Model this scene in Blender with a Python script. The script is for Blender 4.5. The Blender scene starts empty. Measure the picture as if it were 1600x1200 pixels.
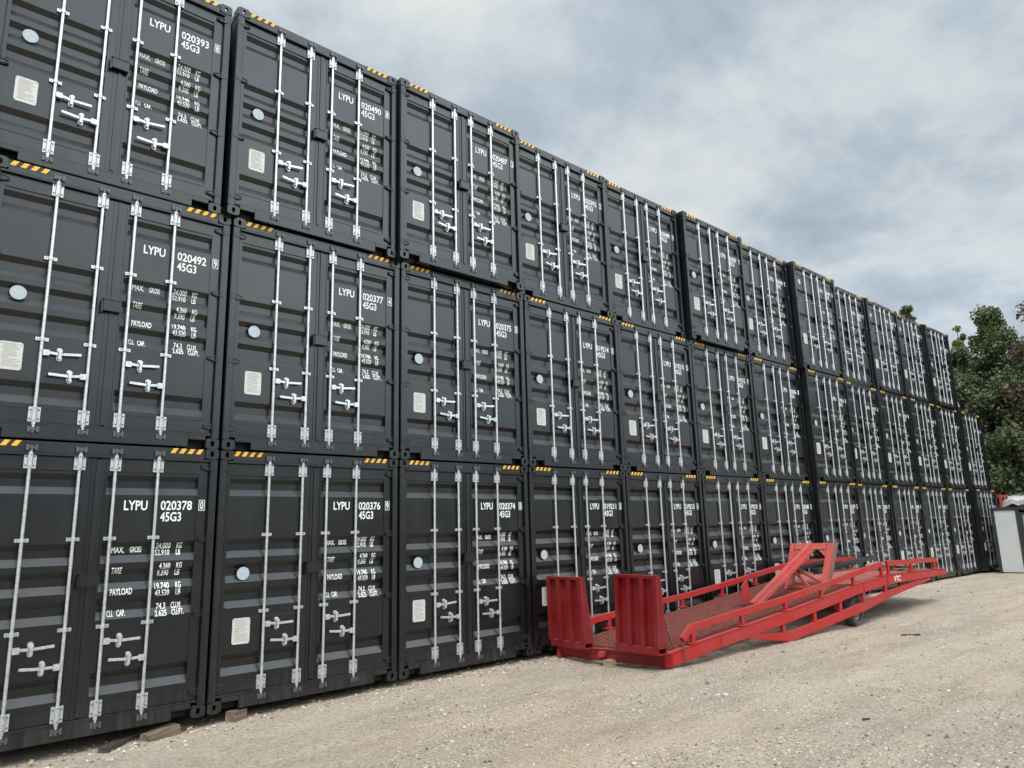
import bpy, bmesh, math, random
from mathutils import Vector, Matrix
random.seed(7)
S = bpy.context.scene
COL = S.collection
R = math.radians

# ------------------------------------------------------------------ camera
F_PX = 1122.345
YAW, PITCH, ROLL = 0.738, 0.200, -0.027
cam_d = bpy.data.cameras.new('camera')
cam_d.sensor_width = 36.0
cam_d.lens = 36.0 * F_PX / 1600.0
cam_d.clip_start = 0.05
cam_d.clip_end = 3000
cam = bpy.data.objects.new('camera', cam_d)
COL.objects.link(cam)
fw = Vector((math.sin(YAW) * math.cos(PITCH), math.cos(YAW) * math.cos(PITCH), math.sin(PITCH)))
r0 = Vector((math.cos(YAW), -math.sin(YAW), 0))
u0 = r0.cross(fw)
rr = r0 * math.cos(ROLL) + u0 * math.sin(ROLL)
uu = -r0 * math.sin(ROLL) + u0 * math.cos(ROLL)
M3 = Matrix((rr, uu, -fw)).transposed()
cam.matrix_world = Matrix.Translation((-0.617, -8.468, 1.889)) @ M3.to_4x4()
S.camera = cam
S.render.resolution_x, S.render.resolution_y = 1024, 768

# ------------------------------------------------------------------ exposure
S.view_settings.view_transform = 'Standard'
S.view_settings.look = 'None'
S.view_settings.exposure = 0.72
S.view_settings.gamma = 1.0

# ------------------------------------------------------------------ node helpers
class NT:
    def __init__(self, tree):
        self.t = tree; self.n = tree.nodes; self.l = tree.links
    def add(self, typ, **kw):
        n = self.n.new(typ)
        for k, v in kw.items():
            if k.startswith('i_'):
                n.inputs[k[2:].replace('_', ' ')].default_value = v
            else:
                setattr(n, k, v)
        return n
    def link(self, a, b): self.l.new(a, b)
    def math(self, op, a, b=None, c=None, clamp=False):
        n = self.n.new('ShaderNodeMath'); n.operation = op; n.use_clamp = clamp
        for i, v in enumerate((a, b, c)):
            if v is None: continue
            if hasattr(v, 'is_output'): self.l.new(v, n.inputs[i])
            else: n.inputs[i].default_value = v
        return n.outputs[0]
    def mix(self, f, a, b, blend='MIX'):
        n = self.n.new('ShaderNodeMix'); n.data_type = 'RGBA'; n.blend_type = blend
        n.clamp_factor = True
        for s, v in ((n.inputs[0], f), (n.inputs[6], a), (n.inputs[7], b)):
            if hasattr(v, 'is_output'): self.l.new(v, s)
            elif isinstance(v, (tuple, list)): s.default_value = (v[0], v[1], v[2], 1)
            else: s.default_value = v
        return n.outputs[2]
    def ramp(self, f, stops, interp='LINEAR'):
        n = self.n.new('ShaderNodeValToRGB'); cr = n.color_ramp; cr.interpolation = interp
        while len(cr.elements) < len(stops): cr.elements.new(0.5)
        for e, (p, c) in zip(cr.elements, stops):
            e.position = p
            e.color = (c, c, c, 1) if isinstance(c, (int, float)) else (c[0], c[1], c[2], 1)
        self.l.new(f, n.inputs[0])
        return n.outputs[0]
    def noise(self, vec, scale, detail=4, rough=0.55, dist=0.0):
        n = self.n.new('ShaderNodeTexNoise')
        n.inputs['Scale'].default_value = scale; n.inputs['Detail'].default_value = detail
        n.inputs['Roughness'].default_value = rough; n.inputs['Distortion'].default_value = dist
        if vec is not None: self.l.new(vec, n.inputs['Vector'])
        return n.outputs[0]
    def mapping(self, vec, scale=(1, 1, 1), rot=(0, 0, 0), loc=(0, 0, 0)):
        n = self.n.new('ShaderNodeMapping')
        n.inputs['Scale'].default_value = scale; n.inputs['Rotation'].default_value = rot
        n.inputs['Location'].default_value = loc
        self.l.new(vec, n.inputs['Vector'])
        return n.outputs[0]

# ------------------------------------------------------------------ world: overcast sky
SUN_EL, SUN_AZ = R(52), R(228)        # azimuth measured from +y towards +x
sun_dir = Vector((math.sin(SUN_AZ) * math.cos(SUN_EL), math.cos(SUN_AZ) * math.cos(SUN_EL), math.sin(SUN_EL)))
W = bpy.data.worlds.new('World'); S.world = W; W.use_nodes = True
w = NT(W.node_tree); w.n.clear()
out = w.add('ShaderNodeOutputWorld'); bg = w.add('ShaderNodeBackground'); bg.inputs['Strength'].default_value = 0.1
w.link(bg.outputs[0], out.inputs[0])
sky = w.add('ShaderNodeTexSky'); sky.sky_type = 'NISHITA'; sky.sun_disc = False
sky.sun_elevation = SUN_EL; sky.sun_rotation = SUN_AZ
tc = w.add('ShaderNodeTexCoord')
sep = w.add('ShaderNodeSeparateXYZ'); w.link(tc.outputs['Generated'], sep.inputs[0])
zc = w.math('MAXIMUM', sep.outputs[2], 0.0)
den = w.math('ADD', zc, 0.30)
comb = w.add('ShaderNodeCombineXYZ')
w.link(w.math('DIVIDE', sep.outputs[0], den), comb.inputs[0])
w.link(w.math('DIVIDE', sep.outputs[1], den), comb.inputs[1])
v1 = w.mapping(comb.outputs[0], scale=(1.0, 1.0, 1.0), rot=(0, 0, 0.5), loc=(3.1, 1.7, 0))
n1 = w.noise(v1, 2.1, 10, 0.60, 0.15)
v2 = w.mapping(comb.outputs[0], scale=(0.5, 0.9, 1), rot=(0, 0, -0.4), loc=(7.3, 2.2, 0))
n2 = w.noise(v2, 0.85, 3, 0.5, 0.2)
nn = w.math('ADD', w.math('MULTIPLY', n1, 0.72), w.math('MULTIPLY', n2, 0.28))
cl = w.ramp(nn, [(0.38, (2.72, 3.20, 3.72)), (0.455, (3.42, 3.94, 4.45)), (0.51, (4.30, 4.78, 5.10)), (0.565, (5.0, 5.32, 5.36)), (0.65, (6.1, 6.3, 6.15))])
thin = w.ramp(nn, [(0.30, 0.90), (0.42, 0.99), (0.6, 1.0)])
skyc = w.mix(thin, sky.outputs[0], cl)
# overcast skies brighten towards the zenith and round the hidden sun
nrm = w.add('ShaderNodeVectorMath', operation='DOT_PRODUCT'); nrm.inputs[1].default_value = sun_dir
w.link(tc.outputs['Generated'], nrm.inputs[0])
glow = w.math('POWER', w.math('MAXIMUM', nrm.outputs['Value'], 0.0), 5.0)
lobe_dir = Vector((0.40, -0.76, 0.50)).normalized()      # bright lobe added to the unseen sky, lifts the container reflections
nr2 = w.add('ShaderNodeVectorMath', operation='DOT_PRODUCT'); nr2.inputs[1].default_value = lobe_dir
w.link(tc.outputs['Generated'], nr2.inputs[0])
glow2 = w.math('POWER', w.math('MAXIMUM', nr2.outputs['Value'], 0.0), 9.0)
zen = w.math('POWER', zc, 8.0)
hor = w.math('MULTIPLY', w.ramp(sep.outputs[2], [(0.03, 1.0), (0.36, 0.0)]), 0.20)
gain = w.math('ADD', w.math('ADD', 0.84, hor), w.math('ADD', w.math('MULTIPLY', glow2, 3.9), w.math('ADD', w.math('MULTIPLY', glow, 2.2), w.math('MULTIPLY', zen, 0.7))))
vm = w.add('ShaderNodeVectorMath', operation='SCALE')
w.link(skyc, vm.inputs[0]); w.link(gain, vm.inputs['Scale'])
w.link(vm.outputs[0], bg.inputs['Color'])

# ------------------------------------------------------------------ sun (veiled by cloud)
sd = bpy.data.lights.new('sun', 'SUN'); sd.energy = 1.5; sd.angle = R(22); sd.color = (1.0, 0.965, 0.91)
so = bpy.data.objects.new('sun', sd); COL.objects.link(so)
so.rotation_euler = (-sun_dir).to_track_quat('-Z', 'Y').to_euler()

# ------------------------------------------------------------------ materials
def new_mat(name):
    m = bpy.data.materials.new(name); m.use_nodes = True
    t = NT(m.node_tree); b = m.node_tree.nodes['Principled BSDF']
    return m, t, b
def bump(t, b, h, strength=0.3, dist=0.01):
    n = t.add('ShaderNodeBump'); n.inputs['Strength'].default_value = strength
    n.inputs['Distance'].default_value = dist
    t.link(h, n.inputs['Height']); t.link(n.outputs[0], b.inputs['Normal'])

def black_paint(name, base, rough, dirt):
    m, t, b = new_mat(name)
    g = t.add('ShaderNodeNewGeometry'); oi = t.add('ShaderNodeObjectInfo')
    pos = g.outputs['Position']
    streak = t.noise(t.mapping(pos, scale=(9, 9, 0.5)), 1.0, 5, 0.6)
    cloud = t.noise(pos, 1.3, 4, 0.6)
    fine = t.noise(pos, 30, 3, 0.6)
    d = t.math('MULTIPLY', t.ramp(streak, [(0.48, 0.0), (0.75, 1.0)]), t.ramp(cloud, [(0.4, 0.1), (0.7, 1.0)]))
    sp = t.add('ShaderNodeSeparateXYZ'); t.link(g.outputs['Normal'], sp.inputs[0])
    up = t.math('MULTIPLY', t.ramp(sp.outputs[2], [(0.15, 0.0), (0.6, 1.0)]), 0.16)   # ledge dust, also painting in the brightness of skylit groove slopes
    smear = t.noise(t.mapping(pos, scale=(1.4, 1.4, 26)), 1.0, 4, 0.65, 0.3)
    patch = t.noise(pos, 0.55, 2, 0.5)
    sm = t.math('MULTIPLY', t.ramp(smear, [(0.56, 0.0), (0.72, 1.0)]), t.ramp(patch, [(0.55, 0.0), (0.72, 0.16)]))
    d2 = t.math('ADD', t.math('ADD', t.math('MULTIPLY', d, dirt), sm), up, clamp=True)
    sz = t.add('ShaderNodeSeparateXYZ'); t.link(pos, sz.inputs[0])
    splash = t.math('MULTIPLY', t.ramp(sz.outputs[2], [(0.02, 0.42), (0.42, 0.0)]), t.ramp(t.noise(t.mapping(pos, scale=(14, 14, 1.6)), 1.0, 4, 0.65), [(0.40, 0.0), (0.66, 1.0)]))
    c = t.mix(d2, base, (0.100, 0.104, 0.106))
    c = t.mix(splash, c, (0.060, 0.056, 0.050))
    t.link(c, b.inputs['Base Color'])
    r = t.math('ADD', rough - 0.1, t.math('MULTIPLY', cloud, 0.2))
    t.link(t.math('ADD', r, t.math('MULTIPLY', d2, 0.25)), b.inputs['Roughness'])
    b.inputs['Specular IOR Level'].default_value = 0.60
    wob = t.noise(t.mapping(pos, scale=(1.6, 1.6, 1.2)), 1.0, 2, 0.5)
    h = t.math('ADD', t.math('MULTIPLY', wob, 1.0), t.math('MULTIPLY', fine, 0.03))
    bump(t, b, h, 0.38, 0.02)
    return m
M_PAINT = black_paint('container_black_paint', (0.0034, 0.0047, 0.0064), 0.29, 0.08)
M_FRAME = black_paint('container_frame_paint', (0.0031, 0.0042, 0.0058), 0.33, 0.08)

def simple(name, col, rough=0.6, metal=0.0, var=0.15, scale=20, spec=0.5, bmp=0.0):
    m, t, b = new_mat(name)
    g = t.add('ShaderNodeNewGeometry')
    n = t.noise(g.outputs['Position'], scale, 4, 0.6)
    lo = tuple(max(0, c * (1 - var)) for c in col); hi = tuple(min(1, c * (1 + var)) for c in col)
    t.link(t.mix(t.ramp(n, [(0.3, 0.0), (0.7, 1.0)]), lo, hi), b.inputs['Base Color'])
    b.inputs['Roughness'].default_value = rough; b.inputs['Metallic'].default_value = metal
    b.inputs['Specular IOR Level'].default_value = spec
    if bmp: bump(t, b, n, bmp, 0.01)
    return m
M_ZINC = simple('galvanised_steel', (0.58, 0.60, 0.61), 0.36, 0.70, 0.22, 28)
M_ZINC2 = simple('worn_zinc_fitting', (0.50, 0.52, 0.53), 0.42, 0.60, 0.25, 60)
M_CAM = simple('dark_cast_cam', (0.10, 0.105, 0.11), 0.5, 0.6, 0.4, 60)
M_WHITE = simple('white_stencil_paint', (0.74, 0.75, 0.74), 0.6, 0, 0.13, 60)
M_YEL = simple('yellow_marking_paint', (0.74, 0.40, 0.03), 0.5, 0, 0.12, 15)
M_BLK = simple('black_marking_paint', (0.012, 0.012, 0.012), 0.5, 0, 0.1, 15)
M_PLATE = simple('aluminium_data_plate', (0.52, 0.52, 0.48), 0.5, 0.10, 0.1, 40)
M_PLINK = simple('plate_engraving', (0.30, 0.29, 0.26), 0.6, 0, 0.1, 20)
M_DECAL = simple('white_decal_film', (0.38, 0.43, 0.47), 0.5, 0, 0.15, 40)
M_DINK = simple('grey_decal_ink', (0.36, 0.40, 0.45), 0.5, 0, 0.25, 60)
M_CAV = simple('cavity_shade', (0.008, 0.008, 0.008), 0.8, 0, 0.2, 20)  # near-black fill standing in for shade in door seams and sill notches

def red_paint(name, base, wear):
    m, t, b = new_mat(name)
    g = t.add('ShaderNodeNewGeometry'); pos = g.outputs['Position']
    n = t.noise(pos, 2.2, 6, 0.65, 0.3); f = t.noise(pos, 26, 5, 0.7)
    fade = t.mix(t.ramp(n, [(0.35, 0.0), (0.7, 1.0)]), base, (base[0] * 1.10, base[1] * 1.9 + 0.006, base[2] * 1.9 + 0.005))
    scr = t.noise(t.mapping(pos, scale=(5, 5, 30)), 1.0, 4, 0.7)
    rust = t.math('MULTIPLY', t.ramp(f, [(0.56, 0.0), (0.66, 1.0)]), t.ramp(scr, [(0.44, 0.0), (0.62, 1.0)]))
    c = t.mix(t.math('MULTIPLY', rust, wear), fade, (0.10, 0.045, 0.028))
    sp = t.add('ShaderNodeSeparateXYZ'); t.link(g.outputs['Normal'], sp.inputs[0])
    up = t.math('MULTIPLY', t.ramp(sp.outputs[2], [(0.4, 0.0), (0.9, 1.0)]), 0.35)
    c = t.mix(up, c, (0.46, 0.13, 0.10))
    chip = t.math('MULTIPLY', t.ramp(t.noise(t.mapping(pos, scale=(3, 3, 9)), 7.0, 5, 0.7), [(0.66, 0.0), (0.72, 0.7)]), wear)
    c = t.mix(chip, c, (0.55, 0.30, 0.25))
    low = t.math('MULTIPLY', t.ramp(t.noise(pos, 1.1, 3, 0.6), [(0.46, 0.0), (0.68, 0.42)]), wear)
    c = t.mix(low, c, (0.20, 0.055, 0.042))
    t.link(c, b.inputs['Base Color'])
    t.link(t.math('ADD', 0.38, t.math('MULTIPLY', n, 0.25)), b.inputs['Roughness'])
    b.inputs['Specular IOR Level'].default_value = 0.38
    bump(t, b, t.math('ADD', t.math('MULTIPLY', n, 0.5), t.math('MULTIPLY', f, 0.15)), 0.25, 0.01)
    return m
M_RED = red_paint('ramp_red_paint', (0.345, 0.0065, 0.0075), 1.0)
M_RED_SHADE = red_paint('shaded_red_paint', (0.175, 0.0014, 0.0050), 0.6)  # ramp red darkened: shade of the left-facing end put into the colour
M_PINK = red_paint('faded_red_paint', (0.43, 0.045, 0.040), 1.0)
M_GRATE = simple('rusty_red_grating', (0.20, 0.056, 0.043), 0.75, 0.0, 0.45, 14)
M_DECKP = simple('rusty_red_plate', (0.30, 0.095, 0.072), 0.8, 0.0, 0.4, 5, bmp=0.2)
M_TUBE = simple('tube_shade', (0.010, 0.008, 0.008), 0.8)  # near-black colour for the shade inside the flap foot tubes
M_BROWN = simple('dirty_brown_steel', (0.17, 0.10, 0.065), 0.85, 0, 0.35, 9, bmp=0.3)
M_TYRE = simple('dusty_tyre', (0.085, 0.080, 0.072), 0.9, 0, 0.3, 12, bmp=0.3)
M_RIM = simple('dusty_rim', (0.22, 0.20, 0.17), 0.8, 0, 0.3, 12)
M_CHAIN = simple('chain_steel', (0.16, 0.14, 0.13), 0.5, 0.6, 0.3, 40)
M_BEAM = simple('black_beam_paint', (0.016, 0.017, 0.019), 0.42, 0.0, 0.3, 8)
M_CABF = simple('cabin_frame_paint', (0.030, 0.033, 0.037), 0.45, 0, 0.15, 8)
M_CABP = simple('cabin_panel_grey', (0.50, 0.52, 0.51), 0.5, 0, 0.05, 2.0)
M_SHED = simple('shed_wall_paint', (0.035, 0.037, 0.042), 0.6, 0, 0.2, 4)
M_SHEDB = simple('shed_grey_band', (0.17, 0.17, 0.165), 0.6, 0, 0.15, 4)
M_TARP = simple('pale_roof_sheet', (0.62, 0.65, 0.62), 0.38, 0.1, 0.12, 3, bmp=0.25)
M_GLASS = simple('cabin_window_glass', (0.30, 0.33, 0.36), 0.08, 0.3, 0.05, 2)
M_BARK = simple('tree_bark', (0.075, 0.058, 0.042), 0.9, 0, 0.35, 10, bmp=0.5)

def wood(name, a, bcol):
    m, t, b = new_mat(name)
    tc = t.add('ShaderNodeTexCoord')
    n = t.noise(t.mapping(tc.outputs['Object'], scale=(2, 26, 26)), 1.0, 5, 0.6, 0.4)
    n2 = t.noise(tc.outputs['Object'], 5, 4)
    c = t.mix(t.ramp(n, [(0.35, 0.0), (0.68, 1.0)]), a, bcol)
    c = t.mix(t.math('MULTIPLY', n2, 0.5), c, tuple(x * 0.5 for x in a))
    t.link(c, b.inputs['Base Color']); b.inputs['Roughness'].default_value = 0.85
    bump(t, b, n, 0.5, 0.01)
    return m
M_LEAFDRY = simple('dry_yellow_leaf', (0.34, 0.27, 0.12), 0.7, 0, 0.3, 40)
M_WOODD = wood('dark_wet_timber', (0.040, 0.030, 0.026), (0.085, 0.066, 0.056))
M_WOODW = wood('weathered_timber', (0.11, 0.078, 0.052), (0.26, 0.20, 0.145))
M_WOODP = wood('pale_pallet_timber', (0.24, 0.17, 0.11), (0.48, 0.38, 0.27))

def leaf_mat(name, a, b_, c_):
    m, t, b = new_mat(name)
    at = t.add('ShaderNodeNewGeometry')
    rnd = at.outputs['Random Per Island']
    n = t.noise(at.outputs['Position'], 0.9, 3, 0.6)
    f = t.math('ADD', t.math('MULTIPLY', rnd, 0.55), t.math('MULTIPLY', n, 0.55))
    c = t.ramp(f, [(0.22, a), (0.55, b_), (0.88, c_)])
    t.link(c, b.inputs['Base Color']); b.inputs['Roughness'].default_value = 0.6
    b.inputs['Specular IOR Level'].default_value = 0.3
    tr = t.add('ShaderNodeBsdfTranslucent'); t.link(c, tr.inputs['Color'])
    mx = t.add('ShaderNodeMixShader'); mx.inputs[0].default_value = 0.22
    t.link(b.outputs[0], mx.inputs[1]); t.link(tr.outputs[0], mx.inputs[2])
    t.link(mx.outputs[0], t.n['Material Output'].inputs['Surface'])
    return m
M_LEAFG = leaf_mat('green_leaves', (0.045, 0.064, 0.030), (0.105, 0.142, 0.062), (0.19, 0.225, 0.10))
M_LEAFD = leaf_mat('dark_green_leaves', (0.044, 0.062, 0.032), (0.104, 0.138, 0.066), (0.19, 0.225, 0.11))
M_LEAFB = leaf_mat('bronze_leaves', (0.052, 0.050, 0.030), (0.118, 0.104, 0.062), (0.20, 0.15, 0.095))
M_LEAFY = leaf_mat('yellow_green_leaves', (0.075, 0.090, 0.025), (0.16, 0.17, 0.045), (0.28, 0.26, 0.07))

def ground_mat():
    m, t, b = new_mat('gravel_ground')
    g = t.add('ShaderNodeNewGeometry'); pos = g.outputs['Position']
    big = t.noise(t.mapping(pos, scale=(0.16, 0.42, 1), rot=(0, 0, 0.10)), 1.0, 5, 0.6, 0.3)
    mid = t.noise(t.mapping(pos, scale=(0.7, 1.9, 1), rot=(0, 0, 0.12)), 1.0, 6, 0.65, 0.2)
    fine = t.noise(pos, 30, 6, 0.80)
    c = t.mix(t.ramp(big, [(0.36, 0.0), (0.64, 1.0)]), (0.575, 0.455, 0.328), (0.475, 0.420, 0.358))
    c = t.mix(t.ramp(mid, [(0.34, 0.60), (0.55, 0.0)]), c, (0.330, 0.270, 0.205))
    c = t.mix(t.ramp(mid, [(0.53, 0.0), (0.68, 0.65)]), c, (0.55, 0.465, 0.352))
    c = t.mix(t.ramp(fine, [(0.38, 0.75), (0.55, 0.0)]), c, (0.215, 0.178, 0.140))
    c = t.mix(t.ramp(fine, [(0.54, 0.0), (0.68, 0.7)]), c, (0.60, 0.53, 0.42))
    trk = t.noise(t.mapping(pos, scale=(0.06, 1.05, 1), rot=(0, 0, 0.07)), 1.0, 4, 0.6, 0.5)
    c = t.mix(t.ramp(trk, [(0.50, 0.0), (0.62, 0.26)]), c, (0.56, 0.485, 0.385))
    c = t.mix(t.ramp(trk, [(0.36, 0.30), (0.46, 0.0)]), c, (0.34, 0.285, 0.22))
    # pebbles of two sizes
    hs = []
    for sc, amt in ((34, 0.75), (75, 0.8)):
        vo = t.add('ShaderNodeTexVoronoi'); vo.inputs['Scale'].default_value = sc
        t.link(pos, vo.inputs['Vector'])
        sepc = t.add('ShaderNodeSeparateColor'); t.link(vo.outputs['Color'], sepc.inputs[0])
        inside = t.ramp(vo.outputs['Distance'], [(0.22, 1.0), (0.36, 0.0)])
        pick = t.ramp(sepc.outputs[0], [(0.68, 0.0), (0.72, 1.0)])
        f = t.math('MULTIPLY', t.math('MULTIPLY', inside, pick), amt)
        pc = t.ramp(sepc.outputs[1], [(0.0, (0.10, 0.090, 0.080)), (0.25, (0.17, 0.145, 0.12)), (0.5, (0.36, 0.29, 0.23)), (0.8, (0.50, 0.45, 0.38)), (1.0, (0.62, 0.57, 0.50))])
        c = t.mix(f, c, pc)
        hs.append(t.math('MULTIPLY', f, 0.5))
    t.link(c, b.inputs['Base Color']); b.inputs['Roughness'].default_value = 0.93
    b.inputs['Specular IOR Level'].default_value = 0.2
    h = t.math('ADD', t.math('MULTIPLY', fine, 0.8), t.math('ADD', hs[0], hs[1]))
    h = t.math('ADD', h, t.math('MULTIPLY', mid, 1.2))
    bump(t, b, h, 1.0, 0.035)
    return m
M_GROUND = ground_mat()
def stone_mat():
    m, t, b = new_mat('loose_stone')
    at = t.add('ShaderNodeNewGeometry')
    c = t.ramp(at.outputs['Random Per Island'], [(0.0, (0.075, 0.066, 0.058)), (0.18, (0.17, 0.14, 0.115)), (0.42, (0.40, 0.33, 0.255)), (0.8, (0.52, 0.46, 0.37)), (1.0, (0.54, 0.50, 0.44))])
    t.link(c, b.inputs['Base Color']); b.inputs['Roughness'].default_value = 0.9
    return m
M_STONE = stone_mat()

# ------------------------------------------------------------------ mesh builder
class MB:
    def __init__(self): self.v = []; self.f = []; self.m = []; self.mats = []
    def mi(self, mat):
        if mat not in self.mats: self.mats.append(mat)
        return self.mats.index(mat)
    def poly(self, pts, mat):
        o = len(self.v); self.v += [tuple(p) for p in pts]
        self.f.append(tuple(range(o, o + len(pts)))); self.m.append(self.mi(mat))
    def hexa(self, p, mat):           # 8 corners: bottom ring 0-3, top ring 4-7
        o = len(self.v); self.v += [tuple(q) for q in p]; k = self.mi(mat)
        for q in ((3, 2, 1, 0), (4, 5, 6, 7), (0, 1, 5, 4), (1, 2, 6, 5), (2, 3, 7, 6), (3, 0, 4, 7)):
            self.f.append(tuple(o + i for i in q)); self.m.append(k)
    def box(self, x0, x1, y0, y1, z0, z1, mat):
        self.hexa([(x0, y0, z0), (x1, y0, z0), (x1, y1, z0), (x0, y1, z0), (x0, y0, z1), (x1, y0, z1), (x1, y1, z1), (x0, y1, z1)], mat)
    def bar(self, a, b, wd, ht, mat, side=None):   # box beam from a to b
        a, b = Vector(a), Vector(b); d = (b - a).normalized()
        s = Vector(side) if side else Vector((0, 1, 0))
        s = (s - d * s.dot(d)).normalized(); n = s.cross(d).normalized()
        q = []
        for p in (a, b):
            for i, j in ((-1, -1), (1, -1), (1, 1), (-1, 1)):
                q.append(p + s * (i * wd / 2) + n * (j * ht / 2))
        self.hexa(q, mat)
    def cyl(self, a, b, r, mat, n=10, r2=None, caps=True):
        a, b = Vector(a), Vector(b); d = (b - a).normalized(); r2 = r if r2 is None else r2
        s = d.orthogonal().normalized(); t = d.cross(s)
        o = len(self.v); k = self.mi(mat)
        for p, q in ((a, r), (b, r2)):
            for i in range(n):
                an = 2 * math.pi * i / n
                self.v.append(tuple(p + s * (q * math.cos(an)) + t * (q * math.sin(an))))
        for i in range(n):
            j = (i + 1) % n
            self.f.append((o + i, o + j, o + n + j, o + n + i)); self.m.append(k)
        if caps:
            self.f.append(tuple(o + i for i in reversed(range(n)))); self.m.append(k)
            self.f.append(tuple(o + n + i for i in range(n))); self.m.append(k)
    def extrude(self, pts, off, mat):  # closed outline extruded by a vector
        o = len(self.v); n = len(pts); off = Vector(off); k = self.mi(mat)
        self.v += [tuple(Vector(p)) for p in pts] + [tuple(Vector(p) + off) for p in pts]
        self.f.append(tuple(range(o, o + n))); self.m.append(k)
        self.f.append(tuple(o + n + i for i in reversed(range(n)))); self.m.append(k)
        for i in range(n):
            j = (i + 1) % n
            self.f.append((o + j, o + i, o + n + i, o + n + j)); self.m.append(k)
    def mesh(self, name, bevel=0.0, smooth=False, fix=True):
        me = bpy.data.meshes.new(name); me.from_pydata(self.v, [], self.f)
        for m in self.mats: me.materials.append(m)
        me.polygons.foreach_set('material_index', self.m)
        if fix or bevel:
            bm = bmesh.new(); bm.from_mesh(me)
            if fix: bmesh.ops.recalc_face_normals(bm, faces=bm.faces)
            if bevel:
                es = [e for e in bm.edges if len(e.link_faces) == 2 and e.calc_face_angle(0) > 0.6]
                bmesh.ops.bevel(bm, geom=es, offset=bevel, segments=2, affect='EDGES', clamp_overlap=True)
            bm.to_mesh(me); bm.free()
        if smooth:
            me.polygons.foreach_set('use_smooth', [True] * len(me.polygons))
            try: me.set_sharp_from_angle(angle=R(35))
            except Exception: pass
        me.update()
        return me

def link(name, me, parent=None, loc=None):
    o = bpy.data.objects.new(name, me); COL.objects.link(o)
    if parent is not None: o.parent = parent
    if loc is not None: o.location = loc
    return o
def obj(name, mb, parent=None, bevel=0.0, smooth=False, loc=None, fix=True):
    return link(name, mb.mesh(name, bevel, smooth, fix), parent, loc)
def thing(name, label, cat, loc=(0, 0, 0), group=None):
    o = bpy.data.objects.new(name, None); COL.objects.link(o); o.location = loc
    o.empty_display_size = 0.3
    return tag(o, label, cat, group)
def tag(o, label, cat, group=None):
    o['label'] = label; o['category'] = cat
    if group: o['group'] = group
    return o
def structure(o): o['kind'] = 'structure'; return o

# ------------------------------------------------------------------ ground
def vnoise(x, y, s=0):
    def h(i, j):
        n = (i * 374761393 + j * 668265263 + s * 69069) & 0xffffffff
        n = ((n ^ (n >> 13)) * 1274126177) & 0xffffffff
        return ((n ^ (n >> 16)) & 0xffff) / 65535.0
    i, j = math.floor(x), math.floor(y); a, b = x - i, y - j
    a = a * a * (3 - 2 * a); b = b * b * (3 - 2 * b)
    return (h(i, j) * (1 - a) + h(i + 1, j) * a) * (1 - b) + (h(i, j + 1) * (1 - a) + h(i + 1, j + 1) * a) * b
def ground_z(x, y):
    base = -0.155 + 0.075 * max(0.0, min(1.0, (x - 1.5) / 4.5))
    far = 1.0 if (-8 < x < 40 and -20 < y < 14) else 0.0
    n = (vnoise(x * 0.35, y * 0.7, 1) - 0.5) * 0.06 + (vnoise(x * 1.1, y * 2.3, 2) - 0.5) * 0.03 + (vnoise(x * 3.1, y * 4.3, 3) - 0.5) * 0.016
    if far: n += (vnoise(x * 6.1, y * 9.7, 4) - 0.5) * 0.018 + (vnoise(x * 13, y * 15, 5) - 0.5) * 0.010 + 0.020 * math.sin(y * 5.2 + 0.6 * math.sin(x * 0.5) + x * 0.25) * vnoise(x * 0.25, y * 0.4, 6)
    k = 1.0
    if y > -0.6: k = 0.6
    dip = 0.10 * math.exp(-((x - 14.4) / 1.6) ** 2 - ((y + 1.5) / 1.5) ** 2)
    dip += 0.065 * math.exp(-((x - 9.2) / 1.7) ** 2 - ((y + 1.2) / 1.0) ** 2)
    return base + n * far * k - dip
def spaced(lo, hi, step, outer):
    a = []; x = lo
    while x < hi + 1e-6: a.append(x); x += step
    return [-p for p in reversed(outer)] and ([lo - p for p in reversed(outer)] + a + [hi + p for p in outer])
gx = spaced(-3, 33, 0.09, [2, 6, 15, 40, 120, 400])
gy = spaced(-9.5, 1.2, 0.07, [2, 6, 15, 40, 120, 400])
gm = bpy.data.meshes.new('ground')
gv = [(x, y, ground_z(x, y)) for y in gy for x in gx]
nx = len(gx)
gf = [(j * nx + i, j * nx + i + 1, (j + 1) * nx + i + 1, (j + 1) * nx + i) for j in range(len(gy) - 1) for i in range(nx - 1)]
gm.from_pydata(gv, [], gf); gm.materials.append(M_GROUND)
gm.polygons.foreach_set('use_smooth', [True] * len(gf))
structure(link('ground', gm))

# ------------------------------------------------------------------ text
def text_mesh_data(s, x0, x1, z0, z1, bold=0.018, shear=0.0):
    cu = bpy.data.curves.new('t', 'FONT'); cu.body = s; cu.size = 1.0; cu.offset = bold
    cu.resolution_u = 3; cu.shear = shear
    ob = bpy.data.objects.new('t', cu)
    me = bpy.data.meshes.new_from_object(ob)
    vs = [v.co.copy() for v in me.vertices]; fs = [tuple(p.vertices) for p in me.polygons]
    bpy.data.objects.remove(ob); bpy.data.curves.remove(cu); bpy.data.meshes.remove(me)
    xa, xb = min(v.x for v in vs), max(v.x for v in vs)
    ya, yb = min(v.y for v in vs), max(v.y for v in vs)
    ov = [(x0 + (v.x - xa) / (xb - xa) * (x1 - x0), 0.0, z0 + (v.y - ya) / (yb - ya) * (z1 - z0)) for v in vs]
    return ov, fs
def put_text(mb, s, x0, x1, z0, z1, y, mat, **kw):
    vs, fs = text_mesh_data(s, x0, x1, z0, z1, **kw)
    o = len(mb.v); mb.v += [(a, y, c) for a, b, c in vs]; k = mb.mi(mat)
    for f in fs: mb.f.append(tuple(o + i for i in f)); mb.m.append(k)

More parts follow.
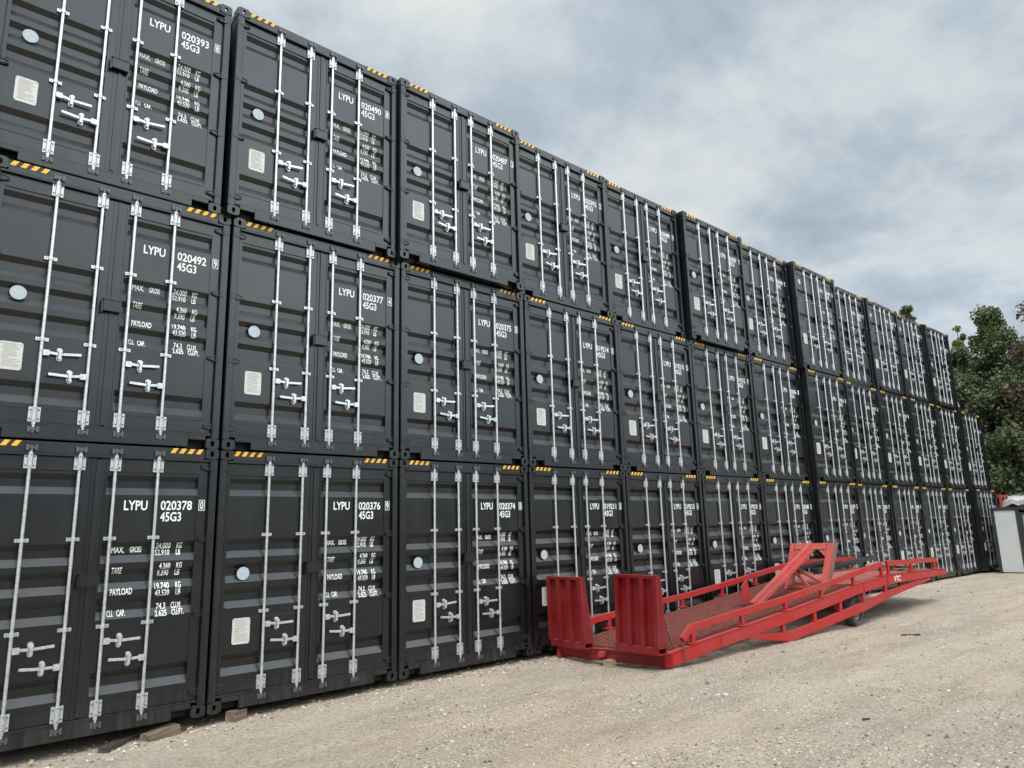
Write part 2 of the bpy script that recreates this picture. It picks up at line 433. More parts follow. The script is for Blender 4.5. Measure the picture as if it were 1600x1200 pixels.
# ------------------------------------------------------------------ shipping container (front = door end at y=0)
CW, CH, CL = 2.438, 2.896, 12.192
YD, YP, YG = 0.045, 0.053, 0.094       # door frame face, panel face, groove bottom
GROOVES = {'five': [(2.569, 2.363), (1.868, 1.656), (1.593, 1.376), (1.308, 1.093), (0.589, 0.367)],
           'three': [(2.18, 1.99), (1.52, 1.33), (0.86, 0.67)]}
def profile(kind):
    pr = [(2.60, YP)]
    for a, b in GROOVES[kind]:
        h = a - b
        pr += [(a, YP), (a - h * 0.27, YG), (b + h * 0.36, YG), (b, YP)]
    pr.append((0.325, YP))
    return pr
def prof_y(kind, z):
    pr = profile(kind)
    for (za, ya), (zb, yb) in zip(pr, pr[1:]):
        if zb <= z <= za:
            return ya + (yb - ya) * (za - z) / (za - zb) if za > zb else ya
    return YD
def door_mesh(x0, x1, pa, pb, kind, seam):
    mb = MB()
    pr = profile(kind)
    for (za, ya), (zb, yb) in zip(pr, pr[1:]):
        mb.poly([(pa, ya, za), (pb, ya, za), (pb, yb, zb), (pa, yb, zb)], M_PAINT)
        for x in (pa, pb):
            q = [(x, YD, za), (x, ya, za), (x, yb, zb), (x, YD, zb)]
            mb.poly(q if x == pa else q[::-1], M_PAINT)
    mb.poly([(pa, YD, 2.60), (pb, YD, 2.60), (pb, YP, 2.60), (pa, YP, 2.60)], M_PAINT)
    mb.poly([(pa, YP, 0.325), (pb, YP, 0.325), (pb, YD, 0.325), (pa, YD, 0.325)], M_PAINT)
    # frame face round the panel, outer edges going back
    z0, z1 = 0.182, 2.738
    def face(a, b, c, d): mb.poly([(a, YD, c), (b, YD, c), (b, YD, d), (a, YD, d)], M_PAINT)
    face(x0, pa, z0, z1); face(pb, x1, z0, z1); face(pa, pb, 2.60, z1); face(pa, pb, z0, 0.325)
    yb = 0.115
    mb.poly([(x0, YD, z0), (x0, YD, z1), (x0, yb, z1), (x0, yb, z0)], M_PAINT)
    mb.poly([(x1, YD, z1), (x1, YD, z0), (x1, yb, z0), (x1, yb, z1)], M_PAINT)
    mb.poly([(x0, YD, z1), (x1, YD, z1), (x1, yb, z1), (x0, yb, z1)], M_PAINT)
    mb.poly([(x0, yb, z0), (x1, yb, z0), (x1, YD, z0), (x0, YD, z0)], M_PAINT)
    mb.poly([(x0, yb, z0), (x0, yb, z1), (x1, yb, z1), (x1, yb, z0)], M_PAINT)
    # raised folds of the sheet along the door frame
    mb.box(pa + 0.004, pb - 0.004, YD - 0.006, YD + 0.004, 0.318, 0.332, M_PAINT)
    mb.box(pa + 0.004, pb - 0.004, YD - 0.005, YD + 0.004, 2.606, 2.618, M_PAINT)
    # vertical frame ribs and gasket lip at the seam side
    if seam > 0:
        mb.box(seam - 0.055, seam - 0.040, YD - 0.007, YD + 0.004, z0 + 0.02, z1 - 0.02, M_PAINT)
        mb.box(seam - 0.012, seam + 0.030, YD - 0.012, YD + 0.006, z0 + 0.01, z1 - 0.01, M_FRAME)
    else:
        mb.box(-seam + 0.048, -seam + 0.060, YD - 0.007, YD + 0.004, z0 + 0.02, z1 - 0.02, M_PAINT)
    return mb.mesh('door', fix=False)

def oval_ring(cx, cz, w_, h_, n=16):
    pts = []
    r = w_ / 2; s = (h_ - w_) / 2
    for i in range(n):
        a = 2 * math.pi * (i + 0.5) / n
        pts.append((cx + r * math.cos(a), cz + r * math.sin(a) + (s if math.sin(a) > 0 else -s)))
    return pts
def casting_mesh(top):
    mb = MB(); X, Y, Z = 0.150, 0.170, 0.118; t_ = 0.028
    n = 16
    def plate(outer, inner, mat):   # outer rect as n points, inner ring n points (3-d)
        for i in range(n):
            j = (i + 1) % n
            mb.poly([outer[i], outer[j], inner[j], inner[i]], mat)
    def rect_ring(cx, cz, hx, hz):
        pts = []
        for i in range(n):
            a = 2 * math.pi * (i + 0.5) / n
            c, s = math.cos(a), math.sin(a); k = 1 / max(abs(c), abs(s))
            pts.append((cx + hx * c * k, cz + hz * s * k))
        return pts
    ring = oval_ring(X / 2, Z / 2, 0.040, 0.066, n); rc = rect_ring(X / 2, Z / 2, X / 2, Z / 2)
    plate([(a, 0, b) for a, b in rc], [(a, 0, b) for a, b in ring], M_FRAME)
    plate([(a, 0, b) for a, b in ring], [(a, t_, b) for a, b in ring], M_FRAME)
    zt = Z if top else 0.0; zi = Z - t_ if top else t_
    ring2 = oval_ring(X / 2, Y / 2, 0.062, 0.10, n); rc2 = rect_ring(X / 2, Y / 2, X / 2, Y / 2)
    plate([(a, b, zt) for a, b in rc2], [(a, b, zt) for a, b in ring2], M_FRAME)
    plate([(a, b, zt) for a, b in ring2], [(a, b, zi) for a, b in ring2], M_FRAME)
    zb = 0.0 if top else Z
    mb.poly([(0, 0, zb), (X, 0, zb), (X, Y, zb), (0, Y, zb)], M_FRAME)
    mb.poly([(0, 0, 0), (0, 0, Z), (0, Y, Z), (0, Y, 0)], M_FRAME)
    mb.poly([(X, 0, 0), (X, 0, Z), (X, Y, Z), (X, Y, 0)], M_FRAME)
    mb.poly([(0, Y, 0), (X, Y, 0), (X, Y, Z), (0, Y, Z)], M_FRAME)
    me = mb.mesh('corner_casting', bevel=0.0)
    bm = bmesh.new(); bm.from_mesh(me)
    bmesh.ops.remove_doubles(bm, verts=bm.verts, dist=0.0005)
    es = [e for e in bm.edges if len(e.link_faces) == 2 and e.calc_face_angle(0) > 1.0 and max(abs(v.co.x - X / 2) for v in e.verts) > X / 2 - 0.001 or (len(e.link_faces) == 2 and e.calc_face_angle(0) > 1.0 and min(v.co.y for v in e.verts) < 0.001 and abs(e.verts[0].co.z - e.verts[1].co.z) < 0.001 and (e.verts[0].co.z < 0.001 or e.verts[0].co.z > Z - 0.001))]
    bmesh.ops.bevel(bm, geom=es, offset=0.003, segments=1, affect='EDGES', clamp_overlap=True)
    bmesh.ops.recalc_face_normals(bm, faces=bm.faces)
    bm.to_mesh(me); bm.free()
    return me

MESH = {}
def build_meshes():
    # shell: corrugated sides, roof, floor, far end
    mb = MB()
    ys = [0.16]; per = 0.278; k = 0
    pts = []
    y = 0.16
    while y < CL - 0.3:
        pts += [(y, 0.012), (y + 0.072, 0.012), (y + 0.140, 0.046), (y + 0.212, 0.046)]
        y += per
    pts.append((CL - 0.1, 0.012))
    for (ya, xa), (yb, xb) in zip(pts, pts[1:]):
        mb.poly([(xa, ya, 0.15), (xb, yb, 0.15), (xb, yb, 2.78), (xa, ya, 2.78)], M_FRAME)
        mb.poly([(CW - xa, ya, 0.15), (CW - xa, ya, 2.78), (CW - xb, yb, 2.78), (CW - xb, yb, 0.15)], M_FRAME)
    for x in (0.006, CW - 0.066):
        mb.box(x, x + 0.06, 0.172, CL - 0.002, 0.02, 0.151, M_FRAME)
        mb.box(x, x + 0.06, 0.172, CL - 0.002, 2.779, 2.87, M_FRAME)
    mb.box(0.05, CW - 0.05, 0.14, CL - 0.01, 2.845, 2.875, M_FRAME)
    mb.box(0.05, CW - 0.05, 0.155, CL - 0.01, 0.12, 0.165, M_FRAME)
    mb.box(0.02, CW - 0.02, CL - 0.06, CL, 0.03, 2.86, M_FRAME)
    mb.box(0.03, CW - 0.03, 0.125, 0.135, 0.17, 2.77, M_CAV)      # dark sheet standing in for shade behind the door seams
    MESH['shell'] = mb.mesh('shell')
    mb = MB(); mb.box(0.004, 0.086, 0.006, 0.15, 0.119, 2.777, M_FRAME)
    mb.box(0.0862, 0.098, 0.045, 0.12, 0.125, 2.77, M_FRAME)
    MESH['post_left'] = mb.mesh('corner_post', 0.006)
    mb = MB(); mb.box(CW - 0.086, CW - 0.004, 0.006, 0.15, 0.119, 2.777, M_FRAME)
    mb.box(CW - 0.098, CW - 0.0862, 0.045, 0.12, 0.125, 2.77, M_FRAME)
    MESH['post_right'] = mb.mesh('corner_post', 0.006)
    mb = MB()
    mb.box(0.151, CW - 0.151, 0.014, 0.14, 2.768, 2.886, M_FRAME)
    mb.box(0.09, CW - 0.09, 0.004, 0.10, 2.744, 2.7675, M_FRAME)   # rain lip
    MESH['header'] = mb.mesh('door_header', 0.005)
    mb = MB()
    mb.box(0.345, CW - 0.345, 0.008, 0.15, 0.012, 0.150, M_FRAME)
    for a, b in ((0.152, 0.3448), (CW - 0.3448, CW - 0.152)):
        mb.box(a, b, 0.010, 0.15, 0.098, 0.150, M_FRAME)
        mb.box(a, b, 0.12, 0.148, 0.014, 0.097, M_CAV)  # dark sheet for the shade in the notch
    mb.box(0.09, CW - 0.09, 0.020, 0.10, 0.1505, 0.176, M_FRAME)
    MESH['sill'] = mb.mesh('door_sill', 0.005)
    MESH['cast_top'] = casting_mesh(True); MESH['cast_bot'] = casting_mesh(False)
    # hazard stripes on the header
    for nm, xa, xb in (('haz_left', 0.152, 0.515), ('haz_right', CW - 0.535, CW - 0.172)):
        mb = MB(); y = 0.0115; z0, z1 = 2.826, 2.8835
        mb.box(xa, xb, y, 0.0138, z0, z1, M_BLK)
        x = xa + 0.005; st = 0.048
        while x + st * 2 < xb + 0.02:
            q = [(x, z0 + 0.001), (min(x + st, xb), z0 + 0.001), (min(x + st + 0.035, xb), z1 - 0.001), (min(x + 0.035, xb), z1 - 0.001)]
            mb.extrude([(a, y - 0.003, b) for a, b in q], (0, 0.0025, 0), M_YEL)
            x += st * 1.9
        MESH[nm] = mb.mesh('hazard_stripes')
    for kind in GROOVES:
        MESH['door_left_' + kind] = door_mesh(0.101, 1.208, 0.138, 1.070, kind, 1.208)
        MESH['door_right_' + kind] = door_mesh(1.2395, CW - 0.101, 1.305, 2.238, kind, -1.2395)
    # locking bar
    mb = MB(); yb = 0.020
    mb.cyl((0, yb, 0.11), (0, yb, 2.815), 0.0165, M_ZINC, 12)
    for z, s in ((0.105, -1), (2.82, 1)):
        mb.cyl((0, yb, z - 0.035), (0, yb, z + 0.02), 0.024, M_CAM, 10)
        mb.box(-0.045, 0.045, yb - 0.024, yb + 0.010, z - 0.012 - s * 0.0, z + 0.012, M_CAM)
        mb.box(-0.05, -0.026, yb - 0.030, yb - 0.006, z - 0.03, z + 0.025, M_CAM)
        mb.box(0.026, 0.05, yb - 0.030, yb - 0.006, z - 0.03, z + 0.025, M_CAM)
        mb.cyl((0, yb, z - s * 0.05), (0, yb, z - s * 0.15), 0.021, M_ZINC, 10)
    MESH['bar'] = mb.mesh('locking_bar', smooth=True)
    # keeper plate near the bar ends
    mb = MB()
    mb.box(-0.052, -0.022, 0.020, YD - 0.001, -0.075, 0.075, M_ZINC2)
    mb.box(0.022, 0.052, 0.020, YD - 0.001, -0.075, 0.075, M_ZINC2)
    mb.cyl((0, yb, -0.078), (0, yb, 0.078), 0.0255, M_ZINC2, 12)
    for x in (-0.037, 0.037):
        for z in (-0.045, 0.045): mb.cyl((x, 0.014, z), (x, 0.021, z), 0.008, M_CAM, 6)
    for z in (-0.06, 0.06): mb.cyl((0, yb - 0.031, z), (0, yb - 0.024, z), 0.006, M_CAM, 6)
    MESH['keeper'] = mb.mesh('bar_keeper', smooth=True)
    mb = MB()
    mb.box(-0.058, -0.020, 0.026, YP - 0.001, -0.017, 0.017, M_ZINC)
    mb.box(0.020, 0.058, 0.026, YP - 0.001, -0.017, 0.017, M_ZINC)
    mb.cyl((0, yb, -0.019), (0, yb, 0.019), 0.0245, M_ZINC, 12)
    for x in (-0.04, 0.04): mb.cyl((x, 0.021, 0), (x, 0.0265, 0), 0.006, M_CAM, 6)
    MESH['guide'] = mb.mesh('bar_guide', smooth=True)
    # handle, drawn to the right of its bar (mirrored for the lower ones)
    for nm, s, L in (('handle_up', 1, 0.345), ('handle_down', -1, 0.342)):
        mb = MB()
        mb.box(min(0, s * 0.058), max(0, s * 0.058), -0.012, 0.030, -0.030, 0.030, M_ZINC)
        mb.cyl((s * 0.035, -0.018, 0), (s * 0.035, -0.010, 0), 0.010, M_ZINC2, 8)
        hub = s * 0.150
        mb.bar((s * 0.05, 0.006, 0.004), (hub, 0.010, -0.004), 0.014, 0.028, M_ZINC)
        mb.bar((hub, 0.010, -0.004), (s * L, 0.000, 0.006), 0.015, 0.028, M_ZINC)
        # catch and retainer
        mb.extrude([(hub + p, 0.030, q) for p, q in oval_ring(0, -0.004, 0.050, 0.142, 14)], (0, 0.022, 0), M_ZINC)
        mb.cyl((hub, -0.014, 0.030), (hub, 0.030, 0.030), 0.023, M_ZINC, 10)
        mb.cyl((hub, -0.010, -0.042), (hub, 0.030, -0.042), 0.018, M_ZINC, 10)
        mb.box(hub - 0.012, hub + 0.012, -0.016, -0.004, -0.04, 0.045, M_ZINC)
        MESH[nm] = mb.mesh('door_handle', 0.0025)
    # hinges: three knuckles and strap blades
    for nm, s in (('hinge_left', 1), ('hinge_right', -1)):
        mb = MB()
        mb.cyl((0, 0.012, -0.045), (0, 0.012, 0.045), 0.017, M_FRAME, 10)
        mb.extrude([(0, 0.024, -0.042), (s * 0.055, 0.024, -0.034), (s * 0.10, 0.024, -0.018), (s * 0.10, 0.024, 0.018), (s * 0.055, 0.024, 0.034), (0, 0.024, 0.042)], (0, 0.0205, 0), M_FRAME)
        mb.bar((0, 0.020, 0.032), (s * 0.095, 0.020, 0.010), 0.012, 0.010, M_FRAME)
        mb.bar((0, 0.020, -0.032), (s * 0.095, 0.020, -0.010), 0.012, 0.010, M_FRAME)
        mb.extrude([(-s * 0.055, 0.000, -0.03), (0, 0.000, -0.04), (0, 0.000, 0.04), (-s * 0.055, 0.000, 0.03)], (0, 0.006, 0), M_FRAME)
        MESH[nm] = mb.mesh('hinge', 0.002)
    # lock box
    mb = MB()
    mb.box(1.118, 1.296, -0.020, 0.031, 1.435, 1.555, M_FRAME)
    mb.box(1.108, 1.300, -0.026, 0.028, 1.5552, 1.568, M_FRAME)
    mb.box(1.100, 1.117, -0.014, 0.0335, 1.415, 1.545, M_FRAME)
    MESH['lock_box'] = mb.mesh('lock_box', 0.004)
    # data plate
    mb = MB()
    w_, h_, c = 0.205, 0.285, 0.016
    out = [(c, 0), (w_ - c, 0), (w_, c), (w_, h_ * .60), (w_ - .008, h_ * .62), (w_, h_ * .64), (w_, h_ - c), (w_ - c, h_), (c, h_), (0, h_ - c), (0, h_ * .64), (.008, h_ * .62), (0, h_ * .60), (0, c)]
    mb.extrude([(x, -0.004, z) for x, z in out], (0, 0.004, 0), M_PLATE)
    rnd = random.Random(3); z = h_ - 0.025
    while z > 0.02:
        a = 0.022 + rnd.random() * 0.015; b = a + (0.06 + rnd.random() * 0.10)
        mb.box(a, min(b, w_ - 0.02), -0.0052, -0.0041, z, z + 0.006, M_PLINK)
        if rnd.random() < 0.5 and b < w_ - 0.06: mb.box(b + 0.012, w_ - 0.022, -0.0052, -0.0041, z, z + 0.006, M_PLINK)
        z -= 0.0175
    for x in (0.012, w_ - 0.012):
        for zz in (0.024, h_ - 0.024): mb.cyl((x, -0.006, zz), (x, -0.004, zz), 0.004, M_CAM, 6)
    MESH['plate'] = mb.mesh('data_plate')
    # round seal: white disc, dotted rim, inner ring and small relief marks (laid on a short stand-off film)
    mb = MB(); n = 28
    ring = lambda r, y: [(r * math.cos(2 * math.pi * i / n), y, r * math.sin(2 * math.pi * i / n)) for i in range(n)]
    mb.extrude(ring(0.074, -0.003), (0, 0.003, 0), M_DECAL)
    for i in range(20):
        a = 2 * math.pi * i / 20
        if 4.1 < a < 5.3: continue
        ca, sa = math.cos(a), math.sin(a)
        p = Vector((0.067 * ca, -0.0036, 0.067 * sa)); tt = Vector((-sa, 0, ca)); rd = Vector((ca, 0, sa))
        mb.poly([p - tt * .006 - rd * .005, p + tt * .006 - rd * .005, p + tt * .006 + rd * .005, p - tt * .006 + rd * .005], M_DINK)
    for i in range(n):
        a, b = 2 * math.pi * i / n, 2 * math.pi * (i + 1) / n
        mb.poly([(.0545 * math.cos(a), -.0036, .0545 * math.sin(a)), (.0545 * math.cos(b), -.0036, .0545 * math.sin(b)), (.0575 * math.cos(b), -.0036, .0575 * math.sin(b)), (.0575 * math.cos(a), -.0036, .0575 * math.sin(a))], M_DINK)
    for cx, cz, sx, sz in ((0.004, .012, .018, .010), (-.012, -.008, .010, .016), (.014, -.016, .012, .007), (-.002, .034, .014, .005), (.026, .012, .006, .012), (-.004, -.036, .018, .005)):
        mb.poly([(cx - sx, -.0036, cz - sz * .3), (cx + sx * .4, -.0036, cz - sz), (cx + sx, -.0036, cz + sz * .4), (cx - sx * .3, -.0036, cz + sz)], M_DINK)
    MESH['decal'] = mb.mesh('round_seal', fix=False)
    # common lettering, pressed on to the corrugation
    for kind in GROOVES:
        mb = MB()
        dz = 0.0 if kind == 'five' else 0.16
        T = lambda s, a, b, c, d, **k: put_text(mb, s, a, b, c + dz * (1 if c > 2.0 else 0), d + dz * (1 if c > 2.0 else 0), 0, M_WHITE, **k)
        T('LYPU', 1.490, 1.722, 2.200, 2.303, bold=0.018)
        T('45G3', 1.858, 2.078, 2.078, 2.180, bold=0.018)
        T('MAX.', 1.412, 1.535, 1.757, 1.820); T('GROSS', 1.590, 1.703, 1.757, 1.820)
        T('24.000', 1.846, 1.998, 1.788, 1.850); T('KG', 2.060, 2.116, 1.788, 1.850)
        T('52.910', 1.840, 1.990, 1.717, 1.778); T('LB', 2.058, 2.105, 1.717, 1.778)
        T('TARE', 1.422, 1.520, 1.545, 1.610)
        T('4.260', 1.884, 1.998, 1.573, 1.636); T('KG', 2.060, 2.118, 1.573, 1.636)
        T('9.390', 1.876, 1.992, 1.500, 1.563); T('LB', 2.058, 2.108, 1.500, 1.563)
        T('PAYLOAD', 1.423, 1.632, 1.330, 1.396)
        T('19.740', 1.852, 2.000, 1.365, 1.430); T('KG', 2.066, 2.122, 1.365, 1.430)
        T('43.520', 1.858, 2.004, 1.292, 1.356); T('LB', 2.070, 2.120, 1.292, 1.356)
        T('CU.', 1.412, 1.472, 1.115, 1.180); T('CAP.', 1.505, 1.585, 1.115, 1.180)
        T('74.3', 1.890, 1.984, 1.150, 1.216); T('CU.M.', 2.040, 2.148, 1.150, 1.216)
        T('2.625', 1.874, 1.994, 1.080, 1.144); T('CU.FT.', 2.044, 2.170, 1.080, 1.144)
        me = mb.mesh('lettering', fix=False)
        bm = bmesh.new(); bm.from_mesh(me)
        for z, y in profile(kind):
            bmesh.ops.bisect_plane(bm, geom=bm.verts[:] + bm.edges[:] + bm.faces[:], plane_co=(0, 0, z), plane_no=(0, 0, 1), dist=1e-5)
        for v in bm.verts: v.co.y = prof_y(kind, v.co.z) - 0.0025
        bm.to_mesh(me); bm.free()
        MESH['letters_' + kind] = me
build_meshes()

def serial_mesh(num, dig, dz):
    mb = MB()
    put_text(mb, num, 1.856, 2.187, 2.200 + dz, 2.303 + dz, YP - 0.0025, M_WHITE, bold=0.018)
    put_text(mb, dig, 2.274, 2.310, 2.208 + dz, 2.300 + dz, YD - 0.0025, M_WHITE, bold=0.018)
    a, b, c, d, t_ = 2.258, 2.326, 2.194 + dz, 2.314 + dz, 0.0065
    for q in ((a, b, c, c + t_), (a, b, d - t_, d), (a, a + t_, c + t_, d - t_), (b - t_, b, c + t_, d - t_)):
        mb.poly([(q[0], YD - .0025, q[2]), (q[1], YD - .0025, q[2]), (q[1], YD - .0025, q[3]), (q[0], YD - .0025, q[3])], M_WHITE)
    return mb.mesh('serial_number', fix=False)

BARX = (0.603, 1.038, 1.373, 1.798)
HINZ = (2.680, 1.880, 1.075, 0.258)
def container(loc, rz, kind, serial, label):
    t = thing('shipping_container', label, 'container', loc, 'black shipping containers stacked three high')
    t.rotation_euler.z = rz
    link('shell', MESH['shell'], t)
    link('corner_post', MESH['post_left'], t); link('corner_post', MESH['post_right'], t)
    link('door_header', MESH['header'], t); link('door_sill', MESH['sill'], t)
    for x in (0, CW - 0.150):
        link('corner_casting', MESH['cast_bot'], t, (x, 0, 0.0)); link('corner_casting', MESH['cast_top'], t, (x, 0, CH - 0.118))
    link('hazard_stripes', MESH['haz_left'], t); link('hazard_stripes', MESH['haz_right'], t)
    three = kind == 'three'
    vr = random.Random(serial[0])
    for side in (0, 1):
        d = link('door', MESH[('door_left_', 'door_right_')[side] + kind], t)
        for i in (0, 1):
            x = BARX[side * 2 + i]
            link('locking_bar', MESH['bar'], d, (x, 0, 0))
            for z in (0.255, 2.685): link('bar_keeper', MESH['keeper'], d, (x, 0, z))
            for z in (1.036, 1.910): link('bar_guide', MESH['guide'], d, (x, 0, z))
            zh = 0.889 - 0.008 * side if i == 0 else 0.690 - 0.010 * side
            hd = link('door_handle', MESH['handle_up' if i == 0 else 'handle_down'], d, (x + (0.014 if i == 0 else -0.014), 0, zh + vr.uniform(-.012, .012)))
            hd.rotation_euler.y = vr.uniform(-0.05, 0.05)
        for z in HINZ:
            link('hinge', MESH['hinge_left' if side == 0 else 'hinge_right'], d, (0.078 if side == 0 else CW - 0.078, 0, z))
        if side == 0:
            link('data_plate', MESH['plate'], d, (0.250, YP, 0.69))
            sl = link('round_seal', MESH['decal'], d, (0.345 + vr.uniform(-.02, .02), YP - 0.0015, (2.40 if three else 1.482) + vr.uniform(-.015, .015)))
            sl.rotation_euler.y = vr.uniform(-0.4, 0.4)
        else:
            link('lock_box', MESH['lock_box'], d)
            link('lettering', MESH['letters_' + kind], d)
            link('serial_number', serial_mesh(serial[0], serial[1], 0.16 if three else 0), d)
    return t

PITCHX = 2.463
OFFX = (0.0, -0.008, -0.148)
ROWN = ('bottom', 'middle', 'top')
SER = [['020378 0', '020376 9', '020374 8', '019211 3', '019213 4', '019210 8', '020388 2', '020379 5', '020380 9', '020381 4', '020382 0', '020383 5', '020384 0'],
       ['020492 9', '020377 4', '020375 3', '019214 0', '019215 5', '019212 9', '020386 1', '019216 0', '019217 6', '019218 1', '020394 3', '020395 9', '020396 4'],
       ['020393 8', '020490 8', '020487 3', '020392 2', '020489 4', '020387 7', '020488 9', '020491 3', '020391 7', '020397 0', '020389 8', '020398 5']]
# how far each front stands out of the wall line, as the visible side strips show
DY = [[0.0, 0.0, 0.0, 0.0, 0.0, 0.0, 0.0, 0.10, 0.0, 0.02, 0.0, 0.0, 0.16],
      [0.0, 0.03, 0.03, 0.03, 0.0, 0.0, 0.0, 0.13, 0.02, 0.02, 0.03, 0.02, 0.05],
      [0.0, 0.10, 0.17, 0.04, 0.0, 0.13, 0.0, 0.15, 0.0, 0.05, 0.0, 0.07]]
DX = [[0.0] * 13, [0, 0.0, 0, 0, 0, 0.0, 0, 0, 0, 0, 0, 0, 0], [0.012, 0.03, 0.02, 0.0, -0.03, 0.015, 0.0, 0.03, 0.02, 0.02, 0.03, 0.03]]
THREE = {(2, 7), (2, 9), (2, 10)}
ORD = ('first', 'second', 'third', 'fourth', 'fifth', 'sixth', 'seventh', 'eighth', 'ninth', 'tenth', 'eleventh', 'twelfth', 'thirteenth')
READ = {(0, i) for i in range(6)} | {(1, i) for i in range(6)} | {(2, i) for i in range(5)}
SPECIAL = {(2, 11): 'black container at the right end of the top row, against the trees',
           (1, 12): 'black container at the right end of the middle row, open sky above it',
           (0, 12): 'shaded black container at the right end of the bottom row, beside the grey cabin',
           (2, 7): 'black three-grooved container in the top row with a wide dark side strip',
           (2, 9): 'black three-grooved container, tenth from the left in the top row',
           (2, 10): 'black three-grooved container, next to the last in the top row',
           (0, 6): 'black bottom row container directly behind the red ramp support frame'}
rng = random.Random(11)
for row in range(3):
    for k in range(len(SER[row])):
        s = SER[row][k].split()
        if (row, k) in SPECIAL: lab = SPECIAL[(row, k)]
        elif (row, k) in READ:
            lab = 'black container lettered %s %s, %s from the left in the %s row' % (s[0], s[1], ORD[k], ROWN[row])
        else:
            lab = 'black container, %s from the left in the %s row' % (ORD[k], ROWN[row])
        x = k * PITCHX + OFFX[row] + 0.0125 + DX[row][k]
        container((x, -DY[row][k] + rng.uniform(-0.006, 0.006), row * CH + 0.0), rng.uniform(-0.0015, 0.0015),
                  'three' if (row, k) in THREE else 'five', s, lab)

# ------------------------------------------------------------------ red loading ramp
TOP = [(8.09, 0.11), (8.88, 0.19), (10.39, 0.31), (11.42, 0.39), (12.74, 0.51), (14.27, 0.66), (15.57, 0.74), (18.03, 0.725), (18.93, 0.695)]
def interp(pl, x):
    if x <= pl[0][0]:
        (a, b), (c, d) = pl[0], pl[1]; return b + (d - b) * (x - a) / (c - a)
    for (a, b), (c, d) in zip(pl, pl[1:]):
        if x <= c: return b + (d - b) * (x - a) / (c - a)
    return pl[-1][1]
def T(x): return interp(TOP, x)
def ynear(x): return -2.0 - 0.02 * (x - 8.1)
RW = 1.95
ramp = thing('loading_ramp', 'long red steel yard loading ramp with mesh deck and two upright end flaps on gravel', 'loading ramp', (8.1, -1.0, -0.08))
def rp(name, mb, **k):
    o = link(name, mb.mesh(name, k.get('bevel', 0.0), k.get('smooth', False)), ramp)
    o.location = (-8.1, 1.0, 0.08)
    return o
def sub(name, mb, par, **k): return link(name, mb.mesh(name, k.get('bevel', 0.0), k.get('smooth', False)), par)

CHB = [(10.15, 0.09), (11.47, -0.105), (14.46, 0.14), (15.66, 0.30), (17.09, 0.43), (17.95, 0.51)]
def girder(dy, face):
    mb = MB()
    xs = [p[0] for p in TOP]
    if dy > 0: xs[0] = 7.84
    def yy(x): return ynear(x) + dy
    th = 0.075 * face
    def H(x): return 0.185 if x < 17 else 0.185 - 0.05 * (x - 17) / 1.93
    o = []
    lw = 0.0 if dy == 0 else 0.03
    for x in xs: o.append((x, yy(x), T(x) - lw))
    for x in reversed(xs): o.append((x, yy(x), T(x) - H(x)))
    mb.extrude(o, (0, th, 0), M_RED)
    # top flange lip
    if dy == 0:
        o = [(x, yy(x) - 0.012, T(x) + 0.010) for x in xs] + [(x, yy(x) - 0.012, T(x) + 0.0005) for x in reversed(xs)]
        mb.extrude(o, (0, 0.10, 0), M_RED)
    # welded splice straps
    for x in (9.42, 14.47, 15.62):
        mb.bar((x, yy(x) - 0.003 * face, T(x) - 0.004), (x, yy(x) - 0.003 * face, T(x) - H(x) + 0.004), 0.05, 0.012, M_RED, side=(1, 0, 0))
    return mb
def chord(dy, face):
    mb = MB()
    def yy(x): return ynear(x) + dy + 0.006 * face
    n = len(CHB)
    ht = [0.07, 0.15, 0.155, 0.13, 0.11, 0.04]
    o = [(x, yy(x), z) for x, z in CHB] + [(x, yy(x), min(z + h, T(x) - 0.12)) for (x, z), h in reversed(list(zip(CHB, ht)))]
    mb.extrude(o, (0, 0.07 * face, 0), M_RED)
    for x in (11.30, 12.41, 13.43, 14.46, 15.51):
        zb = interp(CHB, x) + 0.10
        mb.bar((x, yy(x) + 0.036 * face, zb), (x, yy(x) + 0.036 * face, T(x) - 0.17), 0.055, 0.10, M_RED)
    return mb
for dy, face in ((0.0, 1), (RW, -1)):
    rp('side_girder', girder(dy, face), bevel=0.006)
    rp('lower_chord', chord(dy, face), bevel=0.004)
RAIL1 = [(8.44, 0.30), (8.68, 0.455), (10.44, 0.58), (11.43, 0.64), (12.75, 0.76), (14.08, 0.90), (15.46, 1.035)]
RAIL1F = [(8.20, 0.395)] + RAIL1[2:]
RAIL2 = [(15.70, 1.03), (18.41, 0.985), (18.60, 0.82)]
def handrail(pl, posts, dy):
    mb = MB(); y = lambda x: ynear(x) + dy + 0.035 - (0.0 if dy == 0 else 0.07)
    hh = 0.10
    o = []
    for i, (x, z) in enumerate(pl): o.append((x, z))
    bot = []
    for i, (x, z) in enumerate(pl):
        if pl is RAIL1 and i == 0: bot.append((x + 0.055, z - 0.07))
        elif pl is RAIL1 and i == 1: bot.append((x + 0.035, z - hh))
        elif pl is RAIL2 and i == 2: bot.append((x - 0.075, z - 0.02))
        elif pl is RAIL2 and i == 1: bot.append((x - 0.05, z - hh))
        else: bot.append((x, z - hh))
    o = [(x, y(x) - 0.03, z) for x, z in pl] + [(x, y(x) - 0.03, z) for x, z in reversed(bot)]
    mb.extrude(o, (0, 0.06, 0), M_RED)
    for x in posts:
        zt = interp(pl, x) - hh + 0.005
        mb.bar((x, y(x), T(x) + 0.012), (x, y(x), zt), 0.05, 0.085, M_RED)
        mb.box(x - 0.12, x + 0.12, y(x) - 0.045, y(x) + 0.045, T(x) + 0.012, T(x) + 0.024, M_RED)
    return mb
